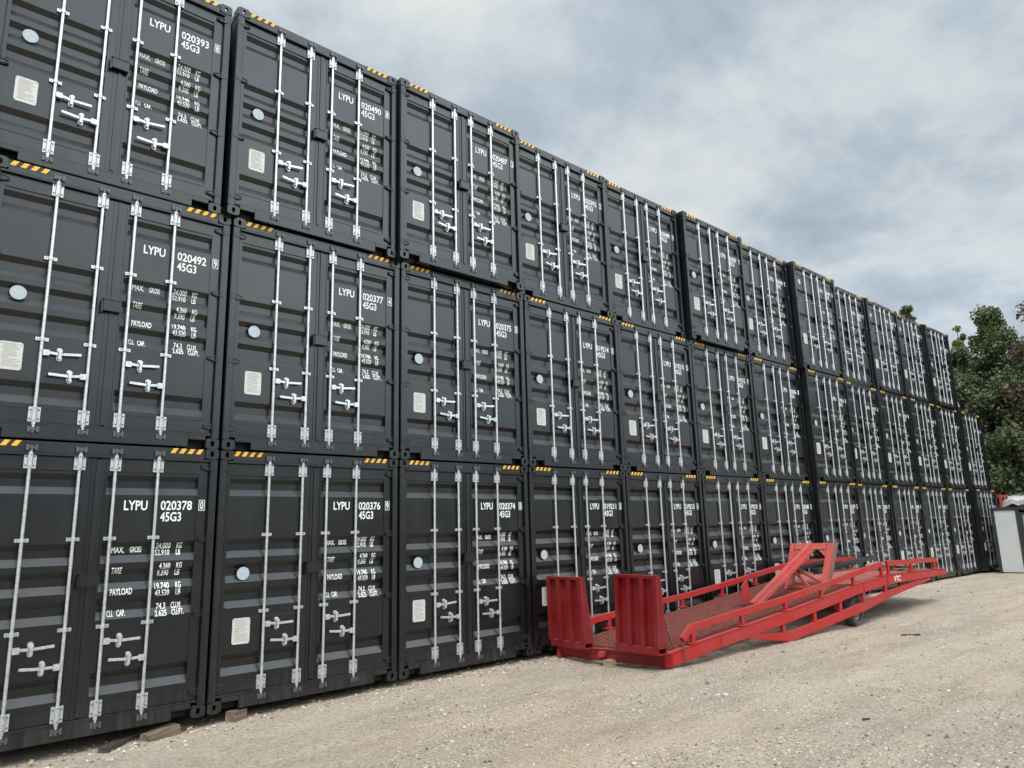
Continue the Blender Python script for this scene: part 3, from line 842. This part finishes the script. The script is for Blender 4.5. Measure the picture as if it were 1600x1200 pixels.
for dy in (0.0, RW):
    p1 = (8.73, 10.07, 11.43, 12.75, 14.09, 15.41) if dy == 0 else (9.05, 11.11, 12.45, 13.71, 15.2)
    rp('handrail', handrail(RAIL1 if dy == 0 else RAIL1F, p1, dy), bevel=0.004)
    rp('handrail', handrail(RAIL2, (15.76, 16.97, 18.30), dy), bevel=0.004)
# deck: open diagonal mesh, then plate
mb = MB()
X0, X1 = 8.10, 14.20
def dk(x, s, z=0.0):   # s 0..1 across
    return Vector((x, ynear(x) + 0.09 + s * (RW - 0.18), T(x) - 0.004 + z))
wid = RW - 0.18
sp_ = 0.082
for fam in (1, -1):
    c = X0 - wid
    while c < X1 + wid:
        # line x = c + fam' * y
        a, b = (0.0, wid)
        xa, xb = (c, c + wid * 0.62) if fam == 1 else (c + wid * 0.62, c)
        pa, pb = (xa, 0.0), (xb, 1.0)
        # clip in x
        t0, t1 = 0.0, 1.0
        for lim, sgn in ((X0, 1), (X1, -1)):
            fa, fb = sgn * (xa - lim), sgn * (xb - lim)
            if fa < 0 and fb < 0: t0, t1 = 1, 0; break
            if fa < 0: t0 = max(t0, fa / (fa - fb))
            elif fb < 0: t1 = min(t1, fa / (fa - fb))
        if t1 - t0 > 0.02:
            m_ = 3
            for q in range(m_):
                u, v = t0 + (t1 - t0) * q / m_, t0 + (t1 - t0) * (q + 1) / m_
                mb.bar(dk(xa + (xb - xa) * u, u, 0.001 * fam), dk(xa + (xb - xa) * v, v, 0.001 * fam), 0.016, 0.012, M_GRATE, side=(0.6, -0.6 * fam, 0))
        c += sp_
rp('mesh_deck', mb)
mb = MB()
xs = [14.2, 14.9, 15.57, 16.8, 18.03, 18.90]
for a, b in zip(xs, xs[1:]):
    q = [dk(a, 0), dk(b, 0), dk(b, 1), dk(a, 1)]
    mb.hexa([p - Vector((0, 0, 0.014)) for p in q] + q, M_DECKP)
rp('plate_deck', mb)
mb = MB()
x = 8.7
while x < 18.6:
    mb.bar((x, ynear(x) + 0.08, T(x) - 0.105), (x, ynear(x) + RW - 0.08, T(x) - 0.105), 0.06, 0.15, M_GRATE, side=(1, 0, 0))
    x += 0.66
for s in (0.2, 0.4, 0.6, 0.8):
    for a, b in zip(TOP, TOP[1:]):
        mb.bar(dk(a[0], s, -0.095), dk(b[0], s, -0.095), 0.06, 0.17, M_GRATE)
rp('deck_joist', mb)
# end beam and stub
mb = MB()
pn, pf = Vector((8.105, -2.012, 0.0)), Vector((7.835, -0.055, 0.0))
o = [pn + Vector((0, 0, 0.118)), pn + Vector((0, 0, -0.072)), pf + Vector((0.05, 0, -0.078)), pf + Vector((-0.012, 0, 0.085))]
mb.extrude(o, (0.10, 0.012, 0), M_RED_SHADE)
mb.bar((7.80, -1.00, 0.045), (8.05, -0.88, 0.03), 0.10, 0.07, M_RED)
rp('end_beam', mb, bevel=0.005)
# end flaps: leaning plates with four pressed ribs, wedge side cheeks and an open tube at the foot
def flap(yb0, yb1, zb, yt0, yt1, zt, xb, xt):
    par = None
    def P(u, v, d): # u across 0..1 (far->near), v up 0..1, d depth towards +x
        y = (yb0 + (yb1 - yb0) * u) * (1 - v) + (yt0 + (yt1 - yt0) * u) * v
        return Vector((xb + (xt - xb) * v + d, y, zb + (zt - zb) * v))
    def slab(u0, u1, v0, v1, d0, d1, d0t=None, d1t=None, mat=M_RED_SHADE, m=None):
        d0t = d0 if d0t is None else d0t; d1t = d1 if d1t is None else d1t
        m.hexa([P(u0, v0, d0), P(u1, v0, d0), P(u1, v0, d1), P(u0, v0, d1), P(u0, v1, d0t), P(u1, v1, d0t), P(u1, v1, d1t), P(u0, v1, d1t)], mat)
    m = MB()
    slab(0.0, 1.0, 0.0905, 1.0, 0.060, 0.072, m=m)
    o = rp('end_flap', m)
    m = MB()
    for a, b in ((0.0, 0.085), (0.29, 0.385), (0.60, 0.695), (0.905, 1.0)):
        slab(a, b, 0.092, 0.955, -0.018, 0.0598, m=m)
    slab(0.0, 1.0, 0.957, 1.0, -0.010, 0.0595, m=m)
    s = sub('pressed_rib', m, o, bevel=0.004)
    m = MB()
    for a, b in ((0.0, 0.02), (0.98, 1.0)):
        slab(a, b, 0.093, 0.999, 0.0725, 0.20, 0.0725, 0.09, m=m)
    sub('side_cheek', m, o, bevel=0.003)
    m = MB()
    slab(-0.01, 1.005, 0.0, 0.012, -0.012, 0.17, m=m); slab(-0.01, 1.005, 0.078, 0.0905, -0.012, 0.17, m=m)
    slab(-0.01, 1.005, 0.0122, 0.0778, -0.012, 0.0, m=m); slab(-0.01, 1.005, 0.0122, 0.0778, 0.158, 0.17, m=m)
    slab(0.0, 0.85, 0.013, 0.077, 0.002, 0.156, mat=M_TUBE, m=m)  # dark core painted as the shade within the tube
    sub('foot_tube', m, o)
    return o
flap(0.055, -0.71, 0.085, -0.02, -0.745, 1.150, 7.79, 7.70)
flap(-1.285, -2.04, 0.130, -1.43, -2.175, 1.215, 7.83, 7.70)
# folded support frame with its strut
mb = MB()
bx, tx = 13.42, 13.98
dz = lambda x: T(x) + 0.0
L0, L1 = Vector((bx, -1.03, dz(bx))), Vector((tx, -0.97, 1.45))
N0, N1 = Vector((bx, -1.76, dz(bx))), Vector((tx, -1.765, 1.46))
def plank(a, b, wy, dx, mat, back):
    q = []
    for p in (a, b):
        for i, j in ((-1, 0), (1, 0), (1, 1), (-1, 1)): q.append(p + Vector((j * dx, i * wy / 2, 0)))
    mb.hexa(q, mat)
plank(L0, L1, 0.095, 0.05, M_PINK, 1); plank(N0, N1, 0.115, 0.05, M_PINK, 1)
plank(L0 + Vector((0.0505, 0.0, 0)), L1 + Vector((0.0505, 0, 0)), 0.10, 0.17, M_BROWN, 1)
plank(N0 + Vector((0.0505, 0.0, 0)), N1 + Vector((0.0505, 0, 0)), 0.12, 0.19, M_BROWN, 1)
tl = lambda v: L0.lerp(L1, v); tn = lambda v: N0.lerp(N1, v)
mb.hexa([tl(.86) + Vector((0.001, -.058, 0)), tn(.86) + Vector((0.001, .068, 0)), tn(.86) + Vector((.07, .068, 0)), tl(.86) + Vector((.07, -.058, 0)),
         tl(1.0) + Vector((0.001, -.058, 0)), tn(1.0) + Vector((0.001, .068, 0)), tn(1.0) + Vector((.07, .068, 0)), tl(1.0) + Vector((.07, -.058, 0))], M_PINK)
# corner gussets and the low diagonal braces
mb.extrude([tn(.86) + Vector((.02, .068, 0)), tn(.70) + Vector((.02, .068, 0)), tn(.86) + Vector((.02, .24, 0))], (0.02, 0, 0), M_PINK)
mb.extrude([tl(.86) + Vector((.02, -.058, 0)), tl(.70) + Vector((.02, -.058, 0)), tl(.86) + Vector((.02, -.18, 0))], (0.02, 0, 0), M_PINK)
mb.bar(tl(.50) + Vector((.03, -.06, 0)), tn(.16) + Vector((.03, .07, 0)), 0.05, 0.05, M_PINK, side=(1, 0, 0))
mb.bar(tl(.42) + Vector((.05, -.06, 0)), tn(.02) + Vector((.05, .25, 0)), 0.05, 0.05, M_PINK, side=(1, 0, 0))
mb.bar((bx + .02, -1.06, dz(bx) + .05), (bx + .02, -1.72, dz(bx) + .05), 0.05, 0.07, M_PINK, side=(1, 0, 0))
fr = rp('support_frame', mb, bevel=0.006)
mb = MB()
s0, s1 = Vector((11.50, -1.37, T(11.5) + 0.06)), Vector((13.97, -1.36, 1.425))
mb.bar(s0, s1, 0.080, 0.095, M_PINK)
mb.bar(s0 + Vector((0.05, -0.062, -0.03)), s1 + Vector((0.0, -0.062, -0.085)), 0.035, 0.075, M_PINK)
mb.extrude([(11.62, -1.24, 0.90), (11.40, -1.24, 0.76), (11.44, -1.24, 0.47), (11.72, -1.24, 0.56)], (0, 0.018, 0), M_RED)
sub('strut', mb, fr, bevel=0.005)
# wheels and axle
mb = MB(); mb.cyl((14.42, -1.70, 0.115), (14.42, -0.30, 0.115), 0.04, M_BROWN, 10)
mb.box(14.30, 14.54, -1.55, -1.45, 0.115, T(14.4) - 0.09, M_RED); mb.box(14.30, 14.54, -0.55, -0.45, 0.115, T(14.4) - 0.09, M_RED)
rp('axle', mb)
for yc in (-1.87, -0.36):
    mb = MB(); n = 36; prof = [(0.185, -0.085), (0.25, -0.105), (0.295, -0.085), (0.305, -0.03), (0.305, 0.03), (0.295, 0.085), (0.25, 0.105), (0.185, 0.085)]
    cx, cz = 14.42, 0.118
    for i in range(n):
        a, b = 2 * math.pi * i / n, 2 * math.pi * (i + 1) / n
        for (r_, y_), (q_, w_) in zip(prof, prof[1:]):
            k1 = 0.008 if (i % 2 and 0.29 < r_) else 0; k2 = 0.008 if (i % 2 and 0.29 < q_) else 0
            mb.poly([(cx + (r_ - k1) * math.cos(a), yc + y_, cz + (r_ - k1) * math.sin(a)), (cx + (r_ - k1) * math.cos(b), yc + y_, cz + (r_ - k1) * math.sin(b)),
                     (cx + (q_ - k2) * math.cos(b), yc + w_, cz + (q_ - k2) * math.sin(b)), (cx + (q_ - k2) * math.cos(a), yc + w_, cz + (q_ - k2) * math.sin(a))], M_TYRE)
    wh = rp('wheel', mb)
    mb = MB(); mb.cyl((cx, yc - 0.06, cz), (cx, yc + 0.06, cz), 0.187, M_RIM, 24); mb.cyl((cx, yc - 0.10, cz), (cx, yc + 0.10, cz), 0.06, M_RIM, 12)
    for i in range(6):
        a = i * math.pi / 3; mb.cyl((cx + .11 * math.cos(a), yc - .075, cz + .11 * math.sin(a)), (cx + .11 * math.cos(a), yc - .059, cz + .11 * math.sin(a)), 0.014, M_CHAIN, 6)
    sub('rim', mb, wh)
# small jack foot under the raised end
mb = MB(); mb.cyl((18.30, -2.10, 0.46), (18.30, -2.10, 0.58), 0.035, M_CHAIN, 8); mb.cyl((18.30, -2.10, 0.44), (18.30, -2.10, 0.46), 0.06, M_CHAIN, 10)
rp('jack_foot', mb)
# chains
def chain(pts, n, sag):
    mb = MB(); P0 = [Vector(p) for p in pts]; a, b = P0
    prev = None
    for i in range(n + 1):
        t_ = i / n; p = a.lerp(b, t_); p.z -= sag * 4 * t_ * (1 - t_)
        if prev is not None:
            d = (p - prev)
            mb.bar(prev - d * .15, p + d * .15, 0.020 if i % 2 else 0.008, 0.008 if i % 2 else 0.020, M_CHAIN)
        prev = p
    return mb
rp('chain', chain([(7.98, -2.03, 0.72), (8.40, -1.88, 0.16)], 22, 0.10))
rp('chain', chain([(8.42, -2.04, 0.225), (8.44, -2.035, -0.01)], 9, 0.0))
rp('chain', chain([(8.42, -2.02, 0.225), (8.52, -1.9, 0.17)], 6, 0.02))
# painted letters on the girder
mb = MB(); put_text(mb, 'VTC', 0.0, 0.34, 0.0, 0.118, 0.0, M_WHITE, bold=0.012)
lt = rp('lettering', mb)
xa = 15.92
lt.location = (xa - 8.1, ynear(xa) - 0.0025 + 1.0, T(xa) - 0.145 + 0.08)
lt.rotation_euler = (0, R(0.4), math.atan(-0.02))

# black steel lengths and a broken pallet lying on the raised end of the ramp
def length(name, label, cat, a, b, wd, ht, mat, group=None):
    a, b = Vector(a), Vector(b); mb = MB()
    mb.bar(a, b, wd, ht, mat)
    mb.bar(a + Vector((0, 0, -ht * .0)), b, wd * 1.35, ht * .25, mat)
    o = obj(name, mb, bevel=0.004); return tag(o, label, cat, group)
length('steel_channel', 'upper black steel channel leaning over the far handrail of the red ramp', 'steel channel', (15.3, -0.36, 0.86), (18.3, -0.16, 1.02), 0.11, 0.09, M_BEAM, 'black channels on the ramp')
length('steel_channel', 'lower black steel channel lying on the ramp deck behind the red handrail', 'steel channel', (15.5, -0.66, 0.80), (19.15, -0.50, 0.95), 0.13, 0.10, M_BEAM, 'black channels on the ramp')
pal = thing('wooden_pallet', 'small pale wooden pallet lying on the raised end of the red ramp', 'pallet', (17.75, -1.45, 0.742))
pal.rotation_euler.z = 0.25
mb = MB()
for i in range(5): mb.box(-0.55, 0.55, -0.5 + i * 0.215, -0.5 + i * 0.215 + 0.14, 0.10, 0.122, M_WOODP)
obj('top_board', mb, pal)
mb = MB()
for y in (-0.45, 0.0, 0.40):
    for x in (-0.5, 0.0, 0.44): mb.box(x, x + 0.1, y, y + 0.1, 0.018, 0.0995, M_WOODP)
    mb.box(-0.55, 0.55, y, y + 0.1, 0.0, 0.0175, M_WOODP)
obj('block', mb, pal)

# ------------------------------------------------------------------ timber dunnage and litter by the containers
def timber(name, label, cat, x, y, L, wd, ht, rz, mat, tilt=0.0, seed=0, group=None, lift=0.0):
    r_ = random.Random(seed); n = 7
    mb = MB(); rings = []
    for i in range(n):
        t_ = i / (n - 1); xx = (t_ - 0.5) * L
        j = lambda s: r_.uniform(-s, s)
        rings.append([(xx + j(.012), -wd / 2 + j(.006), j(.004)), (xx + j(.012), wd / 2 + j(.006), j(.004)), (xx + j(.012), wd / 2 + j(.006), ht + j(.006)), (xx + j(.012), -wd / 2 + j(.006), ht + j(.006))])
    for a, b in zip(rings, rings[1:]):
        for i in range(4):
            k = (i + 1) % 4; mb.poly([a[i], a[k], b[k], b[i]], mat)
    mb.poly(rings[0], mat); mb.poly(rings[-1][::-1], mat)
    me = mb.mesh(name)
    bm = bmesh.new(); bm.from_mesh(me); bmesh.ops.remove_doubles(bm, verts=bm.verts, dist=1e-4); bmesh.ops.recalc_face_normals(bm, faces=bm.faces); bm.to_mesh(me); bm.free()
    o = link(name, me); o.location = (x, y, ground_z(x, y) - 0.006 + lift); o.rotation_euler = (0, tilt, rz)
    return tag(o, label, cat, group)
timber('timber_plank', 'dark wet plank end poking out under the leftmost bottom container', 'plank', 1.66, 0.10, 0.55, 0.11, 0.055, 0.75, M_WOODD, -0.03, 1)
timber('timber_block', 'weathered brown timber offcut with notched face beside the dark plank', 'timber block', 2.02, 0.02, 0.36, 0.16, 0.085, 0.32, M_WOODW, -0.08, 2)
timber('timber_plank', 'thin dark batten along the container base, left of a small yellow leaf', 'plank', 2.36, 0.12, 0.40, 0.06, 0.035, 0.30, M_WOODD, 0.0, 3)
timber('timber_block', 'short round-ended brown wood block under the corner of container 020376', 'timber block', 2.82, 0.05, 0.20, 0.14, 0.11, 0.5, M_WOODW, 0.0, 4)
timber('timber_plank', 'flat pale stick lying on gravel before container 020374', 'plank', 5.72, -0.02, 0.42, 0.05, 0.02, 0.02, M_WOODW, 0.0, 5)
timber('timber_block', 'pale wooden block propping the end beam of the red ramp', 'timber block', 7.90, -1.08, 0.12, 0.14, 0.10, 1.4, M_WOODP, 0.0, 6)
timber('stick', 'short dark stick on open gravel right of the ramp wheel', 'stick', 13.40, -3.28, 0.34, 0.035, 0.03, -0.65, M_WOODD, 0.0, 7)
timber('stick', 'tiny dark splinter of wood on gravel near the right foreground', 'stick', 7.25, -5.02, 0.10, 0.025, 0.02, -0.3, M_WOODD, 0.0, 8)
timber('stick', 'pale straw-coloured stick at the bottom right corner of the gravel', 'stick', 7.05, -6.15, 0.16, 0.012, 0.010, -1.2, M_WOODP, 0.0, 9)
def leaf(x, y, s, label, rz):
    mb = MB(); n = 10
    pts = [(s * math.cos(2 * math.pi * i / n) * (1 + .2 * (i % 2)), .55 * s * math.sin(2 * math.pi * i / n), .012 * math.sin(3 * i)) for i in range(n)]
    mb.extrude(pts, (0, 0, 0.002), M_LEAFDRY)
    o = obj('fallen_leaf', mb); o.location = (x, y, ground_z(x, y) + 0.03); o.rotation_euler = (0.3, -0.3, rz)
    tag(o, label, 'leaf')
leaf(2.30, 0.0, 0.035, 'crumpled yellow leaf on the dark batten beside the container corner', 0.4)
leaf(0.86, -0.06, 0.035, 'yellowed leaf scrap on dirt under the far left container', 1.2)

# loose stones: one sheet of many
def stones():
    r_ = random.Random(5); mb_v = []; mb_f = []
    base = [(1, 0, 0), (-1, 0, 0), (0, 1, 0), (0, -1, 0), (0, 0, 1), (0, 0, -1)]
    tri = [(0, 2, 4), (2, 1, 4), (1, 3, 4), (3, 0, 4), (2, 0, 5), (1, 2, 5), (3, 1, 5), (0, 3, 5)]
    def put(x, y, s):
        o = len(mb_v); a = r_.uniform(0, 6.28); ca, sa = math.cos(a), math.sin(a)
        sx, sy, sz = s * r_.uniform(.7, 1.4), s * r_.uniform(.6, 1.1), s * r_.uniform(.4, .75)
        z = ground_z(x, y) + sz * 0.25
        for b in base:
            px = b[0] * sx + r_.uniform(-.35, .35) * s; py = b[1] * sy + r_.uniform(-.35, .35) * s; pz = b[2] * sz + r_.uniform(-.15, .15) * s
            mb_v.append((x + px * ca - py * sa, y + px * sa + py * ca, z + pz))
        for t_ in tri: mb_f.append(tuple(o + i for i in t_))
    n = 0
    while n < 19000:
        d = 6 + 20 * r_.random() ** 1.7; an = r_.uniform(YAW - 0.18, YAW + 0.72)
        x = -0.617 + d * math.sin(an); y = -8.468 + d * math.cos(an)
        if y > 0.25 or y < -9.5: continue
        dens = vnoise(x * 0.8, y * 1.6, 9)
        if dens < r_.random() * 0.75: continue
        s = 0.005 + 0.010 * r_.random() ** 2.5
        if r_.random() < 0.010: s = r_.uniform(0.014, 0.030)
        put(x, y, s * (0.8 + d / 28)); n += 1
    for _ in range(1500):
        x = 0.3 + 9.5 * r_.random() ** 1.2; y = r_.gauss(-0.08, 0.22)
        if y > 0.5: continue
        put(x, y, 0.006 + 0.022 * r_.random() ** 3)
    me = bpy.data.meshes.new('loose_gravel'); me.from_pydata(mb_v, [], mb_f); me.materials.append(M_STONE); me.update()
    o = link('loose_gravel', me); o['kind'] = 'stuff'; o['label'] = 'loose pebbles scattered over the tan gravel yard'; o['category'] = 'gravel'
stones()

# ------------------------------------------------------------------ grey site cabin at the right end
cab = thing('site_cabin', 'flat-roofed grey panel cabin with dark frame beside the container row', 'cabin', (29.65, -0.50, -0.09))
CB = dict(L=6.0, D=2.4, Hh=2.29)
def cb(name, mb, bevel=0.0, par=cab): return obj(name, mb, par, bevel)
mb = MB()
for y in (-0.10, -CB['L']): mb.box(0.0, 0.10, y, y + 0.10, 0.06, CB['Hh'] - 0.10, M_CABF); mb.box(CB['D'] - .1, CB['D'], y, y + 0.10, 0.06, CB['Hh'] - 0.10, M_CABF)
mb.box(-0.01, 0.12, -CB['L'] - 0.01, 0.01, CB['Hh'] - 0.0998, CB['Hh'], M_CABF); mb.box(CB['D'] - .12, CB['D'] + .01, -CB['L'] - 0.01, 0.01, CB['Hh'] - 0.0998, CB['Hh'], M_CABF)
mb.box(0.121, CB['D'] - .121, -0.10, 0.008, CB['Hh'] - 0.0998, CB['Hh'] - .002, M_CABF); mb.box(0.121, CB['D'] - .121, -CB['L'] - .008, -CB['L'] + .1, CB['Hh'] - 0.0998, CB['Hh'] - .002, M_CABF)
mb.box(-0.005, CB['D'], -CB['L'] - 0.004, 0.004, 0.0, 0.0595, M_CABF)
mb.box(0.004, 0.07, -0.86, -0.745, 0.06, CB['Hh'] - 0.10, M_CABF)
cb('frame', mb, 0.004)
mb = MB(); mb.box(0.025, 0.065, -0.744, -0.101, 0.0605, CB['Hh'] - 0.1005, M_CABP); mb.box(0.025, 0.065, -5.9, -1.86, 0.0605, CB['Hh'] - 0.1005, M_CABP)
mb.box(0.1, CB['D'] - .1, -0.065, -0.025, 0.0605, CB['Hh'] - .1005, M_CABP); mb.box(0.1, CB['D'] - .1, -5.97, -5.93, 0.0605, CB['Hh'] - .1005, M_CABP)
mb.box(CB['D'] - .065, CB['D'] - .025, -5.9, -0.1, 0.0605, CB['Hh'] - .1005, M_CABP)
cb('wall_panel', mb)
mb = MB(); mb.box(0.125, CB['D'] - .125, -CB['L'] + .105, -0.105, CB['Hh'] - .06, CB['Hh'] - .02, M_CABF)
cb('roof', mb)
mb = MB()
for a, b in ((-0.93, -0.861), (-1.859, -1.79)): mb.box(0.012, 0.07, a, b, 0.0605, 2.10, M_CABF)
mb.box(0.012, 0.07, -1.789, -0.931, 2.03, 2.10, M_CABF); mb.box(0.012, 0.07, -1.789, -0.931, 0.0605, 0.20, M_CABF); mb.box(0.015, 0.068, -1.789, -0.931, 0.95, 1.03, M_CABF)
dr = cb('door', mb, 0.003)
mb = MB(); mb.box(0.035, 0.045, -1.789, -0.931, 1.031, 2.029, M_GLASS); mb.box(0.035, 0.045, -1.789, -0.931, 0.201, 0.949, M_CABP)
cb('door_pane', mb, par=dr)
mb = MB(); mb.box(0.0, 0.0119, -0.92, -0.88, 1.0, 1.14, M_ZINC); mb.cyl((-0.03, -0.90, 1.08), (-0.03, -1.02, 1.08), 0.010, M_ZINC, 8)
cb('door_handle', mb, par=dr)

# second low building behind, with a pale sheeted roof
sh = thing('storage_shed', 'low dark shed with crumpled pale sheet roof behind the grey cabin', 'shed', (34.0, -0.06, -0.08))
mb = MB(); mb.box(0, 4.0, -7.0, 0.0, 0.0, 2.62, M_SHED)
obj('wall', mb, sh)
mb = MB(); mb.box(-0.03, 0.0, -6.9, -0.35, 2.18, 2.42, M_SHEDB)
obj('wall_band', mb, sh)
mb = MB(); nxx, nyy = 14, 26; r_ = random.Random(8); grid = {}
for i in range(nxx + 1):
    for j in range(nyy + 1):
        edge = 0.16 * r_.random() if i in (0,) or j in (nyy,) else 0
        grid[i, j] = (-0.18 + i * 4.4 / nxx + (r_.uniform(-.05, .05)), -7.2 + j * 7.35 / nyy + r_.uniform(-.05, .05), 2.66 + 0.045 * i + r_.uniform(-.03, .03) - (edge if i == 0 else 0) - (0.02 * r_.random() if j == nyy else 0))
for i in range(nxx):
    for j in range(nyy):
        q = [grid[i, j], grid[i + 1, j], grid[i + 1, j + 1], grid[i, j + 1]]
        mb.poly(q, M_TARP)
for i in range(nxx + 1): pass
o = obj('roof_sheet', mb, sh, fix=False)
md = o.modifiers.new('thickness', 'SOLIDIFY'); md.thickness = 0.03
mb = MB()
for j in range(nyy):
    a, b = grid[0, j], grid[0, j + 1]
    mb.poly([a, b, (b[0] + .03, b[1], b[2] - .20 + .05 * r_.random()), (a[0] + .03, a[1], a[2] - .20)], M_TARP)
o = obj('roof_edge_flap', mb, sh, fix=False)
md = o.modifiers.new('thickness', 'SOLIDIFY'); md.thickness = 0.015

rk = thing('red_rack', 'tall red steel rack between the container row and the pale-roofed shed', 'steel rack', (33.0, 0.36, -0.08))
mb = MB()
for x, y in ((0, 0), (0, -0.42), (0.9, 0), (0.9, -0.42)): mb.box(x, x + 0.08, y, y + 0.08, 0, 2.84, M_PINK)
obj('upright', mb, rk, 0.004)
mb = MB()
for z in (0.5, 1.1, 1.7, 2.25, 2.74):
    for x in (0.0, 0.9): mb.box(x + .01, x + .07, -0.339, -0.001, z, z + 0.06, M_PINK)
    for y in (0.0, -0.42): mb.box(0.081, 0.899, y + .01, y + .07, z, z + 0.06, M_PINK)
mb.bar((0.04, -0.32, 1.78), (0.04, 0.0, 2.22), 0.03, 0.04, M_PINK, side=(1, 0, 0))
obj('cross_bar', mb, rk, 0.003)

# ------------------------------------------------------------------ trees
def crown_clumps(r_, h, rad, n, low=0.18, spire=0.0):
    cl = []
    for _ in range(n):
        t_ = r_.random() ** 0.8
        z = h * (low + (1 - low) * t_)
        prof = math.sin(math.pi * (0.12 + 0.84 * t_)) ** 0.75
        if spire: prof *= (1 - spire * t_)
        a = r_.uniform(0, 6.283); rr_ = rad * prof * math.sqrt(r_.uniform(0.12, 1.0)) * r_.uniform(0.75, 1.12)
        cl.append((Vector((rr_ * math.cos(a), rr_ * math.sin(a), z)), r_.uniform(0.60, 1.15) * (1.0 - 0.42 * t_) * rad / 2.5))
    return cl
def leaves(me_v, me_f, r_, c, cr, n, ls):
    for _ in range(n):
        d = Vector((r_.gauss(0, 1), r_.gauss(0, 1), r_.gauss(0, .8))).normalized() * (cr * r_.random() ** 0.45)
        p = c + d; nrm_ = Vector((r_.gauss(0, 1), r_.gauss(0, 1), r_.gauss(0.6, 1))).normalized()
        s = nrm_.orthogonal().normalized(); t_ = nrm_.cross(s); an = r_.uniform(0, 6.28)
        s, t_ = s * math.cos(an) + t_ * math.sin(an), t_ * math.cos(an) - s * math.sin(an)
        L = ls * r_.uniform(.6, 1.35); o = len(me_v)
        me_v += [tuple(p - s * L * .5), tuple(p + t_ * L * .3 + nrm_ * L * .06), tuple(p + s * L * .55), tuple(p - t_ * L * .3 + nrm_ * L * .06)]
        me_f.append((o, o + 1, o + 2, o + 3))
def tree(x, y, h, rad, mat, label, seed, nclump=60, per=150, ls=0.20, low=0.15, spire=0.0, group='trees beyond the container row'):
    r_ = random.Random(seed)
    t = thing('broadleaf_tree', label, 'tree', (x, y, -0.1), group)
    cl = crown_clumps(r_, h, rad, nclump, low, spire)
    mb = MB()
    pts = [Vector((0, 0, -0.1))]
    for i in range(1, 7): pts.append(Vector((r_.uniform(-.15, .15) * i * .5, r_.uniform(-.15, .15) * i * .5, h * .9 * i / 6)))
    for i in range(6): mb.cyl(pts[i], pts[i + 1], 0.20 * h / 9 * (1 - i / 6.6), M_BARK, 9, 0.20 * h / 9 * (1 - (i + 1) / 6.6), caps=False)
    for c, cr in cl[::2]:
        k = max(0.15, min(0.85, c.z / (h * .9) - 0.18)); i = int(k * 6); b = pts[i].lerp(pts[i + 1], k * 6 - i)
        md_ = b.lerp(c, .5) + Vector((0, 0, .1 * (c - b).length))
        mb.cyl(b, md_, 0.05 * h / 9, M_BARK, 6, 0.03 * h / 9, caps=False); mb.cyl(md_, c, 0.03 * h / 9, M_BARK, 6, 0.008, caps=False)
    obj('trunk', mb, t, smooth=True, fix=False)
    v, f = [], []
    for c, cr in cl: leaves(v, f, r_, c, cr, per, ls)
    me = bpy.data.meshes.new('crown'); me.from_pydata(v, [], f); me.materials.append(mat); me.update()
    link('crown', me, t)
    return t
tree(38.5, 0.65, 11.7, 2.1, M_LEAFG, 'tallest green tree with a narrow pointed top behind the cabin', 21, 80, 210, 0.17, 0.12, 0.5)
tree(37.2, -2.0, 11.2, 2.7, M_LEAFB, 'bronze-leaved tree at the right edge above the pale-roofed shed', 22, 95, 210, 0.17, 0.10)
tree(37.0, 1.9, 9.6, 1.7, M_LEAFD, 'dark green rounded tree directly right of the top container row', 23, 75, 210, 0.17, 0.10)
tree(39.0, 2.1, 11.35, 0.8, M_LEAFY, 'thin yellow-green sapling tip beyond the last top row container', 24, 26, 60, 0.15, 0.3, 0.4)
tree(40.0, 4.75, 13.05, 1.3, M_LEAFD, 'dark tree whose tip shows above the top container row', 25, 60, 150, 0.17, 0.2, 0.3)
tree(36.4, -0.2, 7.9, 2.4, M_LEAFD, 'low bushy dark green tree in front of the tallest one', 26, 90, 220, 0.17, 0.04)
tree(38.0, -5.2, 10.8, 2.9, M_LEAFG, 'broad green tree outside the right edge beyond the cabin', 27, 80, 150, 0.20, 0.12)
tree(37.5, -9.5, 9.8, 2.9, M_LEAFB, 'wide bronze tree farthest to the right beyond the cabin', 28, 70, 150, 0.20, 0.12)
# dense wood behind, one mass
r_ = random.Random(40); v, f = [], []
for i in range(300):
    y = r_.uniform(-14, 5.5); x = 41.5 + r_.uniform(0, 3.5)
    top = 8.9 + 1.0 * math.sin(y * 0.9) - max(0, y - 2.0) * .8
    leaves(v, f, r_, Vector((x, y, r_.uniform(0.3, max(1.0, top)))), r_.uniform(0.8, 1.5), 130, 0.30)
me = bpy.data.meshes.new('woodland'); me.from_pydata(v, [], f); me.materials.append(M_LEAFD); me.update()
o = link('woodland', me); o['kind'] = 'stuff'; o['label'] = 'dense dark wood filling the gaps behind the trees'; o['category'] = 'woodland'

# unseen belt of trees, added behind the camera to darken the paint reflections
v, f = [], []
for i in range(420):
    x = r_.uniform(-50, 75); y = -46 - r_.uniform(0, 6)
    leaves(v, f, r_, Vector((x, y, r_.uniform(0.3, 9.5 + 1.5 * math.sin(x * 0.35)))), r_.uniform(1.6, 2.8), 90, 0.85)
me = bpy.data.meshes.new('added_tree_belt'); me.from_pydata(v, [], f); me.materials.append(M_LEAFD); me.update()
o = link('added_tree_belt', me); o['kind'] = 'stuff'; o['label'] = 'unseen dark belt of trees added to darken the paint reflections'; o['category'] = 'woodland'
